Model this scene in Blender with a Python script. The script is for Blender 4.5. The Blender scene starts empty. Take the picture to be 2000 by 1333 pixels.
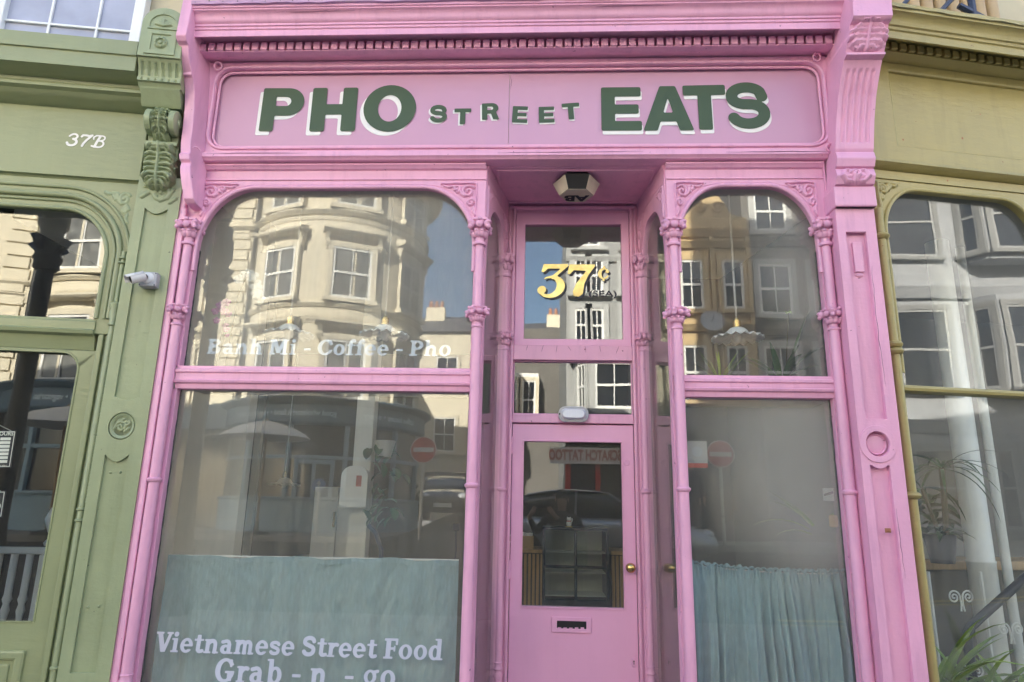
import bpy, bmesh, math, random
import numpy as np
from mathutils import Vector, Matrix, Euler
from mathutils.geometry import tessellate_polygon
random.seed(7)
R = math.radians
PI = math.pi
sc = bpy.context.scene
col = sc.collection

# ------------------------------------------------------------------ camera, sky, sun, exposure
cam = bpy.data.cameras.new('camera')
cam.sensor_width = 36.0
cam.lens = 36.0 * 1333.0 / 2000.0
cam.clip_start = 0.02
cam.clip_end = 500
cam_o = bpy.data.objects.new('camera', cam)
col.objects.link(cam_o)
_yaw, _pitch, _roll = R(2.78), R(13.94), R(1.14)
_f = Vector((-math.sin(_yaw) * math.cos(_pitch), math.cos(_yaw) * math.cos(_pitch), math.sin(_pitch)))
_r = Vector((math.cos(_yaw), math.sin(_yaw), 0))
_u = _r.cross(_f)
_r2 = math.cos(_roll) * _r + math.sin(_roll) * _u
_u2 = -math.sin(_roll) * _r + math.cos(_roll) * _u
_m = Matrix((_r2, _u2, -_f)).transposed().to_4x4()
_m.translation = Vector((0, -3.9, 1.5))
cam_o.matrix_world = _m
sc.camera = cam_o

SUN_EL, SUN_AZ = R(32), R(-21)          # azimuth from +Y towards +X: the sun stands behind the shop, to the left
world = bpy.data.worlds.new('World')
sc.world = world
world.use_nodes = True
_nt = world.node_tree
_bg = _nt.nodes['Background']
_sky = _nt.nodes.new('ShaderNodeTexSky')
_sky.sky_type = 'NISHITA'
_sky.sun_disc = False
_sky.sun_elevation = SUN_EL
_sky.sun_rotation = SUN_AZ
_sky.air_density = 1.0
_sky.dust_density = 2.5
_nt.links.new(_sky.outputs[0], _bg.inputs[0])
_bg.inputs[1].default_value = 0.095
sun = bpy.data.lights.new('sun', 'SUN')
sun.energy = 5.0
sun.angle = R(0.5)
sun.color = (1.0, 0.93, 0.82)
sun_o = bpy.data.objects.new('sun', sun)
col.objects.link(sun_o)
_sd = Vector((math.sin(SUN_AZ) * math.cos(SUN_EL), math.cos(SUN_AZ) * math.cos(SUN_EL), math.sin(SUN_EL)))
sun_o.rotation_euler = _sd.to_track_quat('Z', 'Y').to_euler()
sun_o.location = _sd * 60
sc.view_settings.view_transform = 'Standard'
sc.view_settings.look = 'None'
sc.view_settings.gamma = 1
sc.view_settings.use_curve_mapping = False
sc.view_settings.exposure = 3.05
sc.cycles.use_denoising = True
sc.cycles.max_bounces = 10
sc.cycles.transparent_max_bounces = 24
sc.cycles.caustics_reflective = False
sc.cycles.caustics_refractive = False

# ------------------------------------------------------------------ helpers: properties
def put(o, parent=None):
    col.objects.link(o)
    if parent is not None:
        o.parent = parent
    return o

def tag(o, label=None, cat=None, group=None, kind=None):
    if label: o['label'] = label
    if cat: o['category'] = cat
    if group: o['group'] = group
    if kind: o['kind'] = kind
    return o

def thing(name, label, cat, loc=(0, 0, 0), rz=0.0, group=None):
    o = bpy.data.objects.new(name, None)
    o.empty_display_size = 0.2
    o.location = loc
    o.rotation_euler = (0, 0, rz)
    put(o)
    return tag(o, label, cat, group)

# ------------------------------------------------------------------ helpers: mesh collecting
class MB:
    def __init__(s):
        s.v = []; s.f = []
    def add(s, vs, fs):
        o = len(s.v)
        s.v += [tuple(float(c) for c in v) for v in vs]
        s.f += [[i + o for i in f] for f in fs]
        return s
    def box(s, x0, x1, y0, y1, z0, z1, M=None):
        vs = [Vector(p) for p in ((x0,y0,z0),(x1,y0,z0),(x1,y1,z0),(x0,y1,z0),(x0,y0,z1),(x1,y0,z1),(x1,y1,z1),(x0,y1,z1))]
        if M is not None: vs = [M @ v for v in vs]
        return s.add(vs, [(0,3,2,1),(4,5,6,7),(0,1,5,4),(1,2,6,5),(2,3,7,6),(3,0,4,7)])
    def plate(s, outer, y0, y1, holes=(), to=lambda a, y, b: (a, y, b)):
        """polygon in (x, z) with holes, given depth from y0 to y1"""
        loops = [list(outer)] + [list(h) for h in holes]
        tri = tessellate_polygon([[Vector((a, b, 0)) for a, b in l] for l in loops])
        flat = [p for l in loops for p in l]
        n = len(flat)
        vs = [to(a, y0, b) for a, b in flat] + [to(a, y1, b) for a, b in flat]
        fs = [tuple(t) for t in tri] + [tuple(i + n for i in reversed(t)) for t in tri]
        k = 0
        for l in loops:
            m = len(l)
            for i in range(m):
                j = (i + 1) % m
                fs.append((k + i, k + j, k + j + n, k + i + n))
            k += m
        return s.add(vs, fs)
    def prof_x(s, pts, x0, x1, mit0=0.0, mit1=0.0):
        """profile in (y, z) run along x"""
        n = len(pts)
        vs = [(x0 + mit0 * y, y, z) for y, z in pts] + [(x1 + mit1 * y, y, z) for y, z in pts]
        fs = [tuple(range(n)), tuple(range(2 * n - 1, n - 1, -1))]
        fs += [(i, (i + 1) % n, (i + 1) % n + n, i + n) for i in range(n)]
        return s.add(vs, fs)
    def lathe(s, prof, cx=0, cy=0, n=16, M=None, a0=0, a1=2 * PI):
        full = abs(a1 - a0 - 2 * PI) < 1e-6
        k = n if full else n + 1
        vs = []
        for r, z in prof:
            for i in range(k):
                a = a0 + (a1 - a0) * i / n
                vs.append(Vector((cx + r * math.cos(a), cy + r * math.sin(a), z)))
        if M is not None: vs = [M @ v for v in vs]
        fs = []
        for j in range(len(prof) - 1):
            for i in range(n):
                i2 = (i + 1) % k
                fs.append((j * k + i, j * k + i2, (j + 1) * k + i2, (j + 1) * k + i))
        if full:
            if prof[0][0] > 1e-5: fs.append(tuple(range(k - 1, -1, -1)))
            if prof[-1][0] > 1e-5: fs.append(tuple((len(prof) - 1) * k + i for i in range(k)))
        return s.add(vs, fs)
    def tube(s, path, r, n=8, closed=False, taper=None, flat=1.0):
        P = [Vector(p) for p in path]
        m = len(P)
        vs = []
        up = None
        for i in range(m):
            if closed: d = P[(i + 1) % m] - P[i - 1]
            else: d = P[min(i + 1, m - 1)] - P[max(i - 1, 0)]
            d.normalize()
            if up is None:
                up = Vector((0, 1, 0)) if abs(d.y) < 0.9 else Vector((0, 0, 1))
            a = d.cross(up)
            if a.length < 1e-6: a = d.orthogonal()
            a.normalize(); b = a.cross(d).normalized(); up = b
            rr = r if taper is None else r * taper(i / max(1, m - 1))
            for k in range(n):
                t = 2 * PI * k / n
                vs.append(P[i] + a * (rr * math.cos(t)) + b * (rr * flat * math.sin(t)))
        fs = []
        for i in range(m if closed else m - 1):
            for k in range(n):
                j = (i + 1) % m
                fs.append((i * n + k, i * n + (k + 1) % n, j * n + (k + 1) % n, j * n + k))
        if not closed:
            fs.append(tuple(range(n - 1, -1, -1))); fs.append(tuple((m - 1) * n + k for k in range(n)))
        return s.add(vs, fs)
    def ball(s, c, r, rot=None, n=10, m=7):
        if not hasattr(r, '__len__'): r = (r, r, r)
        vs = []; c = Vector(c)
        E = Euler(rot).to_matrix() if rot else None
        for j in range(m + 1):
            t = PI * j / m
            for i in range(n):
                a = 2 * PI * i / n
                v = Vector((r[0] * math.sin(t) * math.cos(a), r[1] * math.sin(t) * math.sin(a), r[2] * math.cos(t)))
                if E: v = E @ v
                vs.append(c + v)
        fs = []
        for j in range(m):
            for i in range(n):
                i2 = (i + 1) % n
                q = (j * n + i, (j + 1) * n + i, (j + 1) * n + i2, j * n + i2)
                if j == 0: q = (i, n + i, n + i2)
                elif j == m - 1: q = (j * n + i, (j + 1) * n + i, j * n + i2)
                fs.append(q)
        return s.add(vs, fs)
    def grid(s, pts, nu, nv):
        return s.add(pts, [(j * nu + i, j * nu + i + 1, (j + 1) * nu + i + 1, (j + 1) * nu + i) for j in range(nv - 1) for i in range(nu - 1)])
    def xform(s, M):
        s.v = [tuple(M @ Vector(v)) for v in s.v]
        return s
    def mesh(s, name, mat, smooth=False, weld=False):
        me = bpy.data.meshes.new(name)
        me.from_pydata(s.v, [], s.f)
        bm = bmesh.new(); bm.from_mesh(me)
        if weld: bmesh.ops.remove_doubles(bm, verts=bm.verts, dist=1e-5)
        bmesh.ops.recalc_face_normals(bm, faces=bm.faces)
        bm.to_mesh(me); bm.free()
        if smooth:
            for p in me.polygons: p.use_smooth = True
            me.set_sharp_from_angle(angle=R(smooth if smooth is not True else 42))
        if mat is not None: me.materials.append(mat)
        return me
    def build(s, name, mat, parent=None, smooth=False, bevel=0.0, weld=False):
        o = bpy.data.objects.new(name, s.mesh(name, mat, smooth, weld))
        put(o, parent)
        if bevel:
            b = o.modifiers.new('bevel', 'BEVEL'); b.width = bevel; b.segments = 2
            b.limit_method = 'ANGLE'; b.angle_limit = R(35)
        return o

def inst(me, name, parent, loc=(0, 0, 0), rot=(0, 0, 0), scale=(1, 1, 1)):
    o = bpy.data.objects.new(name, me)
    o.location = loc; o.rotation_euler = rot; o.scale = scale
    return put(o, parent)

# ------------------------------------------------------------------ helpers: materials
def mat(name, colr, rough=0.5, bump=0.0, bscale=60.0, var=0.06, vscale=3.0, spec=0.5, metal=0.0, streak=0.0, dirt=None, dirt_amt=0.0,
        brush=0.0, brush_map=(2.2, 14, 14), brush_d=0.012, emit=None, coat=0.0, stretch=(1, 1, 1), chips=None):
    m = bpy.data.materials.new(name); m.use_nodes = True
    nt = m.node_tree; N = nt.nodes; L = nt.links
    b = N['Principled BSDF']
    b.inputs['Roughness'].default_value = rough
    b.inputs['Metallic'].default_value = metal
    b.inputs['Specular IOR Level'].default_value = spec
    if coat: b.inputs['Coat Weight'].default_value = coat; b.inputs['Coat Roughness'].default_value = 0.15
    tc = N.new('ShaderNodeTexCoord'); mp = N.new('ShaderNodeMapping'); mp.inputs['Scale'].default_value = stretch
    geo = N.new('ShaderNodeNewGeometry')
    L.new(geo.outputs['Position'], mp.inputs[0])
    n1 = N.new('ShaderNodeTexNoise'); n1.inputs['Scale'].default_value = vscale; n1.inputs['Detail'].default_value = 6
    L.new(mp.outputs[0], n1.inputs['Vector'])
    rmp = N.new('ShaderNodeValToRGB')
    c0 = [c * (1 - var * 1.6) for c in colr]; c1 = [min(1, c * (1 + var)) for c in colr]
    rmp.color_ramp.elements[0].position = 0.3; rmp.color_ramp.elements[1].position = 0.72
    rmp.color_ramp.elements[0].color = (*c0, 1); rmp.color_ramp.elements[1].color = (*c1, 1)
    L.new(n1.outputs['Fac'], rmp.inputs[0])
    out = rmp.outputs[0]
    if dirt is not None:
        mp2 = N.new('ShaderNodeMapping'); mp2.inputs['Scale'].default_value = (9, 9, 0.9) if streak else (2.2, 2.2, 2.2)
        L.new(geo.outputs['Position'], mp2.inputs[0])
        n2 = N.new('ShaderNodeTexNoise'); n2.inputs['Scale'].default_value = 1.6; n2.inputs['Detail'].default_value = 9; n2.inputs['Roughness'].default_value = 0.68
        L.new(mp2.outputs[0], n2.inputs['Vector'])
        r2 = N.new('ShaderNodeValToRGB'); r2.color_ramp.elements[0].position = 0.5; r2.color_ramp.elements[1].position = 0.8
        r2.color_ramp.elements[0].color = (0, 0, 0, 1); r2.color_ramp.elements[1].color = (dirt_amt,) * 3 + (1,)
        L.new(n2.outputs['Fac'], r2.inputs[0])
        mx = N.new('ShaderNodeMix'); mx.data_type = 'RGBA'
        L.new(r2.outputs[0], mx.inputs[0]); L.new(out, mx.inputs[6]); mx.inputs[7].default_value = (*dirt, 1)
        out = mx.outputs[2]
    if chips is not None:
        n4 = N.new('ShaderNodeTexNoise'); n4.inputs['Scale'].default_value = 34; n4.inputs['Detail'].default_value = 4
        L.new(geo.outputs['Position'], n4.inputs['Vector'])
        r4 = N.new('ShaderNodeValToRGB'); r4.color_ramp.elements[0].position = 0.725; r4.color_ramp.elements[1].position = 0.745
        L.new(n4.outputs['Fac'], r4.inputs[0])
        mx4 = N.new('ShaderNodeMix'); mx4.data_type = 'RGBA'
        L.new(r4.outputs[0], mx4.inputs[0]); L.new(out, mx4.inputs[6]); mx4.inputs[7].default_value = (*chips, 1)
        out = mx4.outputs[2]
    L.new(out, b.inputs['Base Color'])
    if emit:
        b.inputs['Emission Color'].default_value = (*emit[0], 1); b.inputs['Emission Strength'].default_value = emit[1]
    nrm = None
    if bump:
        n3 = N.new('ShaderNodeTexNoise'); n3.inputs['Scale'].default_value = bscale; n3.inputs['Detail'].default_value = 5; n3.inputs['Roughness'].default_value = 0.6
        L.new(geo.outputs['Position'], n3.inputs['Vector'])
        bp = N.new('ShaderNodeBump'); bp.inputs['Strength'].default_value = bump; bp.inputs['Distance'].default_value = 0.004
        L.new(n3.outputs['Fac'], bp.inputs['Height']); nrm = bp.outputs[0]
        if brush:
            mp3 = N.new('ShaderNodeMapping'); mp3.inputs['Scale'].default_value = brush_map
            L.new(geo.outputs['Position'], mp3.inputs[0])
            n5 = N.new('ShaderNodeTexNoise'); n5.inputs['Scale'].default_value = 2.4; n5.inputs['Detail'].default_value = 7
            L.new(mp3.outputs[0], n5.inputs['Vector'])
            bp2 = N.new('ShaderNodeBump'); bp2.inputs['Strength'].default_value = brush; bp2.inputs['Distance'].default_value = brush_d
            L.new(n5.outputs['Fac'], bp2.inputs['Height']); L.new(nrm, bp2.inputs['Normal']); nrm = bp2.outputs[0]
        L.new(nrm, b.inputs['Normal'])
    rv = N.new('ShaderNodeMapRange'); rv.inputs['To Min'].default_value = max(0.02, rough - 0.08); rv.inputs['To Max'].default_value = min(1, rough + 0.1)
    L.new(n1.outputs['Fac'], rv.inputs['Value']); L.new(rv.outputs[0], b.inputs['Roughness'])
    return m

def glass_mat(name, r0=0.075, dust=0.05, wav=0.012, dustcol=(0.62, 0.62, 0.58), tint=(0.96, 0.98, 0.96), haze=None):
    """window glass: mirror share by the angle, the rest clear, with a thin film of dust"""
    m = bpy.data.materials.new(name); m.use_nodes = True
    nt = m.node_tree; N = nt.nodes; L = nt.links
    N.remove(N['Principled BSDF'])
    out = N['Material Output']
    tr = N.new('ShaderNodeBsdfTransparent'); tr.inputs[0].default_value = (*tint, 1)
    gl = N.new('ShaderNodeBsdfGlossy'); gl.inputs['Roughness'].default_value = 0.0
    gl.inputs[0].default_value = (0.97, 0.98, 0.97, 1)
    df = N.new('ShaderNodeBsdfDiffuse'); df.inputs[0].default_value = (*dustcol, 1)
    geo = N.new('ShaderNodeNewGeometry')
    n = N.new('ShaderNodeTexNoise'); n.inputs['Scale'].default_value = 1.7; n.inputs['Detail'].default_value = 1.5
    L.new(geo.outputs['Position'], n.inputs['Vector'])
    bp = N.new('ShaderNodeBump'); bp.inputs['Strength'].default_value = 1.0; bp.inputs['Distance'].default_value = wav
    L.new(n.outputs['Fac'], bp.inputs['Height']); L.new(bp.outputs[0], gl.inputs['Normal'])
    lw = N.new('ShaderNodeLayerWeight'); lw.inputs['Blend'].default_value = 0.5
    pw = N.new('ShaderNodeMath'); pw.operation = 'POWER'; pw.inputs[1].default_value = 5.0
    L.new(lw.outputs['Facing'], pw.inputs[0])
    ma = N.new('ShaderNodeMath'); ma.operation = 'MULTIPLY_ADD'; ma.inputs[1].default_value = 0.8; ma.inputs[2].default_value = r0
    ma.use_clamp = True
    L.new(pw.outputs[0], ma.inputs[0])
    mx = N.new('ShaderNodeMixShader'); L.new(ma.outputs[0], mx.inputs[0]); L.new(tr.outputs[0], mx.inputs[1]); L.new(gl.outputs[0], mx.inputs[2])
    mp = N.new('ShaderNodeMapping'); mp.inputs['Scale'].default_value = (7, 7, 0.8); L.new(geo.outputs['Position'], mp.inputs[0])
    n2 = N.new('ShaderNodeTexNoise'); n2.inputs['Scale'].default_value = 2.2; n2.inputs['Detail'].default_value = 8; n2.inputs['Roughness'].default_value = 0.6
    L.new(mp.outputs[0], n2.inputs['Vector'])
    mr = N.new('ShaderNodeMapRange'); mr.inputs['From Min'].default_value = 0.35; mr.inputs['From Max'].default_value = 0.75
    mr.inputs['To Min'].default_value = dust * 0.8; mr.inputs['To Max'].default_value = dust * 1.35
    L.new(n2.outputs['Fac'], mr.inputs['Value'])
    fac = mr.outputs[0]
    if haze:        # a soft-edged patch of extra pale film on the pane
        cx, cz, rx, rz, amt = haze
        mh = N.new('ShaderNodeMapping'); mh.inputs['Scale'].default_value = (1 / rx, 0, 1 / rz); mh.inputs['Location'].default_value = (-cx / rx, 0, -cz / rz)
        L.new(geo.outputs['Position'], mh.inputs[0])
        nh = N.new('ShaderNodeTexNoise'); nh.inputs['Scale'].default_value = 1.3; nh.inputs['Detail'].default_value = 4; L.new(geo.outputs['Position'], nh.inputs['Vector'])
        va = N.new('ShaderNodeVectorMath'); va.operation = 'MULTIPLY_ADD'; va.inputs[1].default_value = (.9, .9, .9); L.new(nh.outputs['Color'], va.inputs[0]); L.new(mh.outputs[0], va.inputs[2])
        vs_ = N.new('ShaderNodeVectorMath'); vs_.operation = 'SUBTRACT'; vs_.inputs[1].default_value = (.45, .45, .45); L.new(va.outputs[0], vs_.inputs[0])
        ln = N.new('ShaderNodeVectorMath'); ln.operation = 'LENGTH'; L.new(vs_.outputs[0], ln.inputs[0])
        mh2 = N.new('ShaderNodeMapRange'); mh2.interpolation_type = 'SMOOTHSTEP'
        mh2.inputs['From Min'].default_value = 0.35; mh2.inputs['From Max'].default_value = 1.25; mh2.inputs['To Min'].default_value = amt; mh2.inputs['To Max'].default_value = 0
        L.new(ln.outputs['Value'], mh2.inputs['Value'])
        ad = N.new('ShaderNodeMath'); ad.operation = 'ADD'; L.new(fac, ad.inputs[0]); L.new(mh2.outputs[0], ad.inputs[1]); fac = ad.outputs[0]
    m2 = N.new('ShaderNodeMixShader'); L.new(fac, m2.inputs[0]); L.new(mx.outputs[0], m2.inputs[1]); L.new(df.outputs[0], m2.inputs[2])
    L.new(m2.outputs[0], out.inputs['Surface'])
    return m

PINK = (0.775, 0.395, 0.56)
M = {}
M['pink'] = mat('pink_gloss_paint', PINK, 0.38, bump=0.28, bscale=55, var=0.05, vscale=2.2, dirt=(0.47, 0.22, 0.36), dirt_amt=0.5, streak=1, brush=0.09, chips=(0.30, 0.13, 0.2))
M['pink_board'] = mat('pink_sign_board_paint', (0.57, 0.315, 0.44), 0.3, bump=0.06, bscale=90, var=0.03, vscale=1.2, dirt=(0.60, 0.31, 0.50), dirt_amt=0.25)
M['pink_door'] = mat('pink_door_paint', (0.80, 0.41, 0.605), 0.36, bump=0.1, bscale=70, var=0.03, vscale=2.0, dirt=(0.6, 0.28, 0.5), dirt_amt=0.15, streak=1)
M['green'] = mat('sage_green_paint', (0.305, 0.355, 0.202), 0.36, bump=0.55, bscale=30, var=0.07, vscale=2.5, dirt=(0.18, 0.23, 0.12), dirt_amt=0.4, streak=1, brush=0.12, chips=(0.10, 0.12, 0.07))
M['green_smooth'] = mat('sage_green_joinery_paint', (0.265, 0.300, 0.160), 0.33, bump=0.12, bscale=60, var=0.05, vscale=2.0, dirt=(0.19, 0.24, 0.11), dirt_amt=0.25, streak=1, brush=0.2)
M['olive'] = mat('olive_paint', (0.40, 0.34, 0.130), 0.36, bump=0.25, bscale=45, var=0.06, vscale=2.5, dirt=(0.22, 0.2, 0.08), dirt_amt=0.35, streak=1, brush=0.3, chips=(0.22, 0.10, 0.04))
M['letter_green'] = mat('dark_green_sign_paint', (0.042, 0.080, 0.034), 0.5, bump=0.05, var=0.05)
M['letter_white'] = mat('white_sign_paint', (0.82, 0.81, 0.77), 0.42, bump=0.05, var=0.03)
M['vinyl'] = mat('white_vinyl_film', (0.52, 0.56, 0.66), 0.4, var=0.02)
M['vinyl_blue'] = mat('pale_blue_vinyl_film', (0.66, 0.74, 0.90), 0.4, var=0.02)
M['gold'] = mat('gold_leaf', (0.92, 0.66, 0.22), 0.34, bump=0.3, bscale=160, var=0.25, vscale=9, metal=0.65, dirt=(1.0, 0.90, 0.62), dirt_amt=0.9)
M['black'] = mat('black_paint', (0.012, 0.012, 0.014), 0.4, bump=0.1, var=0.1)
M['ink'] = mat('black_lettering', (0.015, 0.018, 0.03), 0.5, var=0.05)
M['curtain'] = mat('teal_linen', (0.285, 0.40, 0.43), 0.85, bump=0.7, bscale=240, var=0.07, vscale=70, spec=0.15, stretch=(1, .3, 0.25), brush=0.9, brush_map=(4.5, 2, 1.6), brush_d=0.03)
M['white'] = mat('white_paint', (0.78, 0.78, 0.76), 0.4, bump=0.1, bscale=80, var=0.05)
M['grey_plastic'] = mat('grey_plastic', (0.42, 0.43, 0.45), 0.45, bump=0.06, bscale=200, var=0.04)
M['white_plastic'] = mat('white_plastic', (0.72, 0.72, 0.71), 0.4, bump=0.05, bscale=200, var=0.03)
M['lens'] = mat('black_camera_glass', (0.008, 0.008, 0.01), 0.08, var=0.0)
M['diffuser_grey'] = mat('aged_white_paper', (0.42, 0.41, 0.40), 0.7, var=0.05)
M['brass'] = mat('brass', (0.62, 0.44, 0.18), 0.22, var=0.1, vscale=20, metal=1.0)
M['steel'] = mat('steel', (0.5, 0.5, 0.5), 0.3, metal=1.0, var=0.05)
M['porcelain'] = mat('white_glass_lampshade', (0.85, 0.86, 0.86), 0.18, var=0.02)
M['diffuser'] = mat('ribbed_lamp_diffuser', (0.80, 0.83, 0.88), 0.25, bump=0.2, bscale=120, var=0.03)
M['lantern_glass'] = mat('cream_lantern_glass', (0.66, 0.60, 0.47), 0.4, bump=0.15, bscale=90, var=0.1, vscale=8, dirt=(0.35, 0.3, 0.2), dirt_amt=0.4)
M['cream_stone'] = mat('cream_painted_stucco', (0.68, 0.62, 0.49), 0.75, bump=0.3, bscale=30, var=0.06, vscale=0.8, dirt=(0.42, 0.37, 0.28), dirt_amt=0.45, streak=1, spec=0.25)
M['cream_trim'] = mat('weathered_stone_trim', (0.68, 0.62, 0.49), 0.8, bump=0.3, bscale=30, var=0.08, vscale=1.5, dirt=(0.30, 0.27, 0.2), dirt_amt=0.5, streak=1, spec=0.2)
M['ochre_stone'] = mat('ochre_painted_stucco', (0.58, 0.43, 0.235), 0.75, bump=0.3, bscale=30, var=0.06, vscale=1.0, dirt=(0.3, 0.2, 0.1), dirt_amt=0.5, streak=1, spec=0.25)
M['grey_stone'] = mat('grey_painted_render', (0.47, 0.47, 0.455), 0.8, bump=0.35, bscale=25, var=0.07, vscale=1.0, dirt=(0.25, 0.25, 0.24), dirt_amt=0.5, streak=1, spec=0.25)
M['dark_stone'] = mat('dark_and_shaded_render', (0.16, 0.15, 0.14), 0.8, bump=0.35, bscale=25, var=0.08, vscale=1.0, dirt=(0.07, 0.07, 0.06), dirt_amt=0.5, streak=1, spec=0.25)  # the pub's own dark front; on the terrace house it stands in for shade
M['grey_trim'] = mat('mid_grey_window_surround', (0.27, 0.27, 0.265), 0.8, bump=0.3, bscale=25, var=0.08, spec=0.25)
M['shade_grey_stone'] = mat('shade_toned_grey_render', (0.38, 0.39, 0.41), 0.8, bump=0.5, bscale=12, var=0.10, vscale=1.0, dirt=(0.17, 0.17, 0.18), dirt_amt=0.5, streak=1, spec=0.25)  # darker bluish tone stands in for shade on walls left in the sun
M['shade_cool_stone'] = mat('shade_toned_grey_stucco', (0.33, 0.335, 0.335), 0.8, bump=0.35, bscale=25, var=0.07, vscale=1.0, dirt=(0.18, 0.18, 0.18), dirt_amt=0.5, streak=1, spec=0.25)  # grey lowered so the sunlit front looks shaded
M['cool_trim'] = mat('cool_grey_trim', (0.45, 0.455, 0.45), 0.8, bump=0.3, bscale=25, var=0.08, vscale=1.5, dirt=(0.2, 0.2, 0.2), dirt_amt=0.5, streak=1, spec=0.25)
M['slate'] = mat('slate_roof', (0.10, 0.10, 0.11), 0.6, bump=0.3, bscale=20, var=0.15)
M['terracotta'] = mat('terracotta', (0.42, 0.19, 0.10), 0.75, bump=0.2, var=0.12, vscale=6)
M['sash_white'] = mat('white_sash_paint', (0.80, 0.80, 0.78), 0.4, var=0.04)
M['dark_pane'] = mat('dark_window_glass', (0.018, 0.022, 0.03), 0.05, spec=0.9, var=0.1)
M['blue_shop'] = mat('slate_blue_joinery', (0.09, 0.165, 0.23), 0.4, bump=0.08, var=0.06)
M['blue_light'] = mat('pale_blue_joinery', (0.24, 0.37, 0.45), 0.4, bump=0.08, var=0.06)
M['asphalt'] = mat('asphalt', (0.05, 0.05, 0.052), 0.85, bump=0.6, bscale=120, var=0.15, vscale=1.5)
M['paving'] = mat('concrete_paving', (0.26, 0.25, 0.235), 0.85, bump=0.4, bscale=60, var=0.12, vscale=1.2)
M['kerb'] = mat('granite_kerb', (0.3, 0.29, 0.28), 0.8, bump=0.4, bscale=80, var=0.1)
M['road_line'] = mat('yellow_road_paint', (0.62, 0.45, 0.08), 0.7, bump=0.2, var=0.1)
M['int_wall'] = mat('warm_grey_wall_paint', (0.74, 0.70, 0.62), 0.8, bump=0.05, var=0.04, spec=0.25)
M['int_pale'] = mat('pale_wall_paint', (0.78, 0.76, 0.70), 0.8, bump=0.05, var=0.04, spec=0.25)
M['int_dark'] = mat('dark_brown_wall_paint', (0.13, 0.115, 0.09), 0.8, bump=0.05, var=0.08, spec=0.25)
M['int_grey'] = mat('mid_grey_wall_paint', (0.20, 0.20, 0.20), 0.8, bump=0.05, var=0.08, spec=0.25)
M['int_floor'] = mat('timber_floor', (0.18, 0.12, 0.07), 0.5, bump=0.1, var=0.15, vscale=4, stretch=(0.3, 3, 1))
M['oak'] = mat('oak_slat', (0.44, 0.27, 0.12), 0.5, bump=0.1, var=0.15, vscale=9, stretch=(4, 4, 0.4))
M['card'] = mat('brown_cardboard', (0.42, 0.28, 0.15), 0.8, var=0.06)
M['leaf'] = mat('dark_glossy_leaf', (0.035, 0.10, 0.030), 0.35, var=0.25, vscale=9)
M['leaf_bright'] = mat('yellow_green_leaf', (0.25, 0.37, 0.07), 0.4, var=0.25, vscale=6)
M['stem'] = mat('brown_stem', (0.09, 0.075, 0.04), 0.7, var=0.15)
M['petal_white'] = mat('white_petal', (0.85, 0.84, 0.80), 0.5, var=0.04)
M['petal_pink'] = mat('pink_petal', (0.72, 0.25, 0.52), 0.5, var=0.1)
M['petal_mid'] = mat('yellow_flower_centre', (0.7, 0.55, 0.12), 0.5)
M['pot'] = mat('glazed_pot', (0.55, 0.55, 0.52), 0.3, var=0.05)
M['soil'] = mat('soil', (0.04, 0.028, 0.018), 0.9, bump=0.5)
M['red'] = mat('red_enamel', (0.55, 0.035, 0.03), 0.35, var=0.05)
M['blue_sign'] = mat('blue_enamel', (0.02, 0.14, 0.48), 0.35, var=0.05)
M['banner_red'] = mat('red_print', (0.42, 0.09, 0.07), 0.6, var=0.08)
M['banner'] = mat('white_banner', (0.72, 0.70, 0.66), 0.6, var=0.05)
M['car_black'] = mat('black_car_paint', (0.012, 0.012, 0.014), 0.2, var=0.02, coat=1.0)
M['car_silver'] = mat('silver_car_paint', (0.42, 0.44, 0.46), 0.3, var=0.02, metal=0.7, coat=0.8)
M['rubber'] = mat('tyre_rubber', (0.02, 0.02, 0.02), 0.8, var=0.1)
M['lamp_clear'] = mat('clear_headlight', (0.75, 0.77, 0.8), 0.08, var=0.02, metal=0.6)
M['plate_white'] = mat('number_plate_white', (0.75, 0.75, 0.72), 0.4)
M['skin'] = mat('skin', (0.52, 0.32, 0.23), 0.5, var=0.05)
M['cloth_dark'] = mat('dark_jacket_cloth', (0.025, 0.026, 0.032), 0.85, bump=0.3, bscale=90, var=0.12)
M['hair'] = mat('dark_brown_hair', (0.03, 0.02, 0.014), 0.6, bump=0.6, bscale=120, var=0.2)
M['lead'] = mat('lead_flashing', (0.52, 0.30, 0.46), 0.55, bump=0.4, bscale=40, var=0.15, vscale=8)
M['blind'] = mat('lavender_grey_blind', (0.50, 0.51, 0.60), 0.8, bump=0.2, bscale=12, var=0.05)
M['upper_cream'] = mat('upper_wall_cream_render', (0.62, 0.54, 0.36), 0.8, bump=0.3, bscale=30, var=0.08)
M['tan_pipe'] = mat('tan_ceramic', (0.55, 0.40, 0.22), 0.6, bump=0.2, var=0.1)
M['navy'] = mat('navy_metal_paint', (0.02, 0.03, 0.07), 0.4, var=0.1)
M['putty'] = mat('dark_weathered_putty', (0.10, 0.095, 0.09), 0.8, bump=0.5, bscale=150, var=0.3, vscale=30)
M['fridge_glass'] = glass_mat('display_fridge_glass', 0.09, 0.02, 0.0)
M['glass'] = glass_mat('shop_window_glass', 0.050, 0.125, 0.0004, (0.70, 0.67, 0.58))
M['glass_low'] = glass_mat('street_level_glass', 0.060, 0.07, 0.0005, (0.70, 0.665, 0.57))
M['glass_hazy'] = glass_mat('hazy_shop_glass', 0.06, 0.045, 0.0005, (0.66, 0.645, 0.58), haze=(1.50, 1.75, .55, .80, .19))
M['glass_hazy_top'] = glass_mat('lightly_hazed_shop_glass', 0.06, 0.045, 0.0005, (0.66, 0.645, 0.58), haze=(1.62, 3.0, .42, .55, .14))
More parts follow.
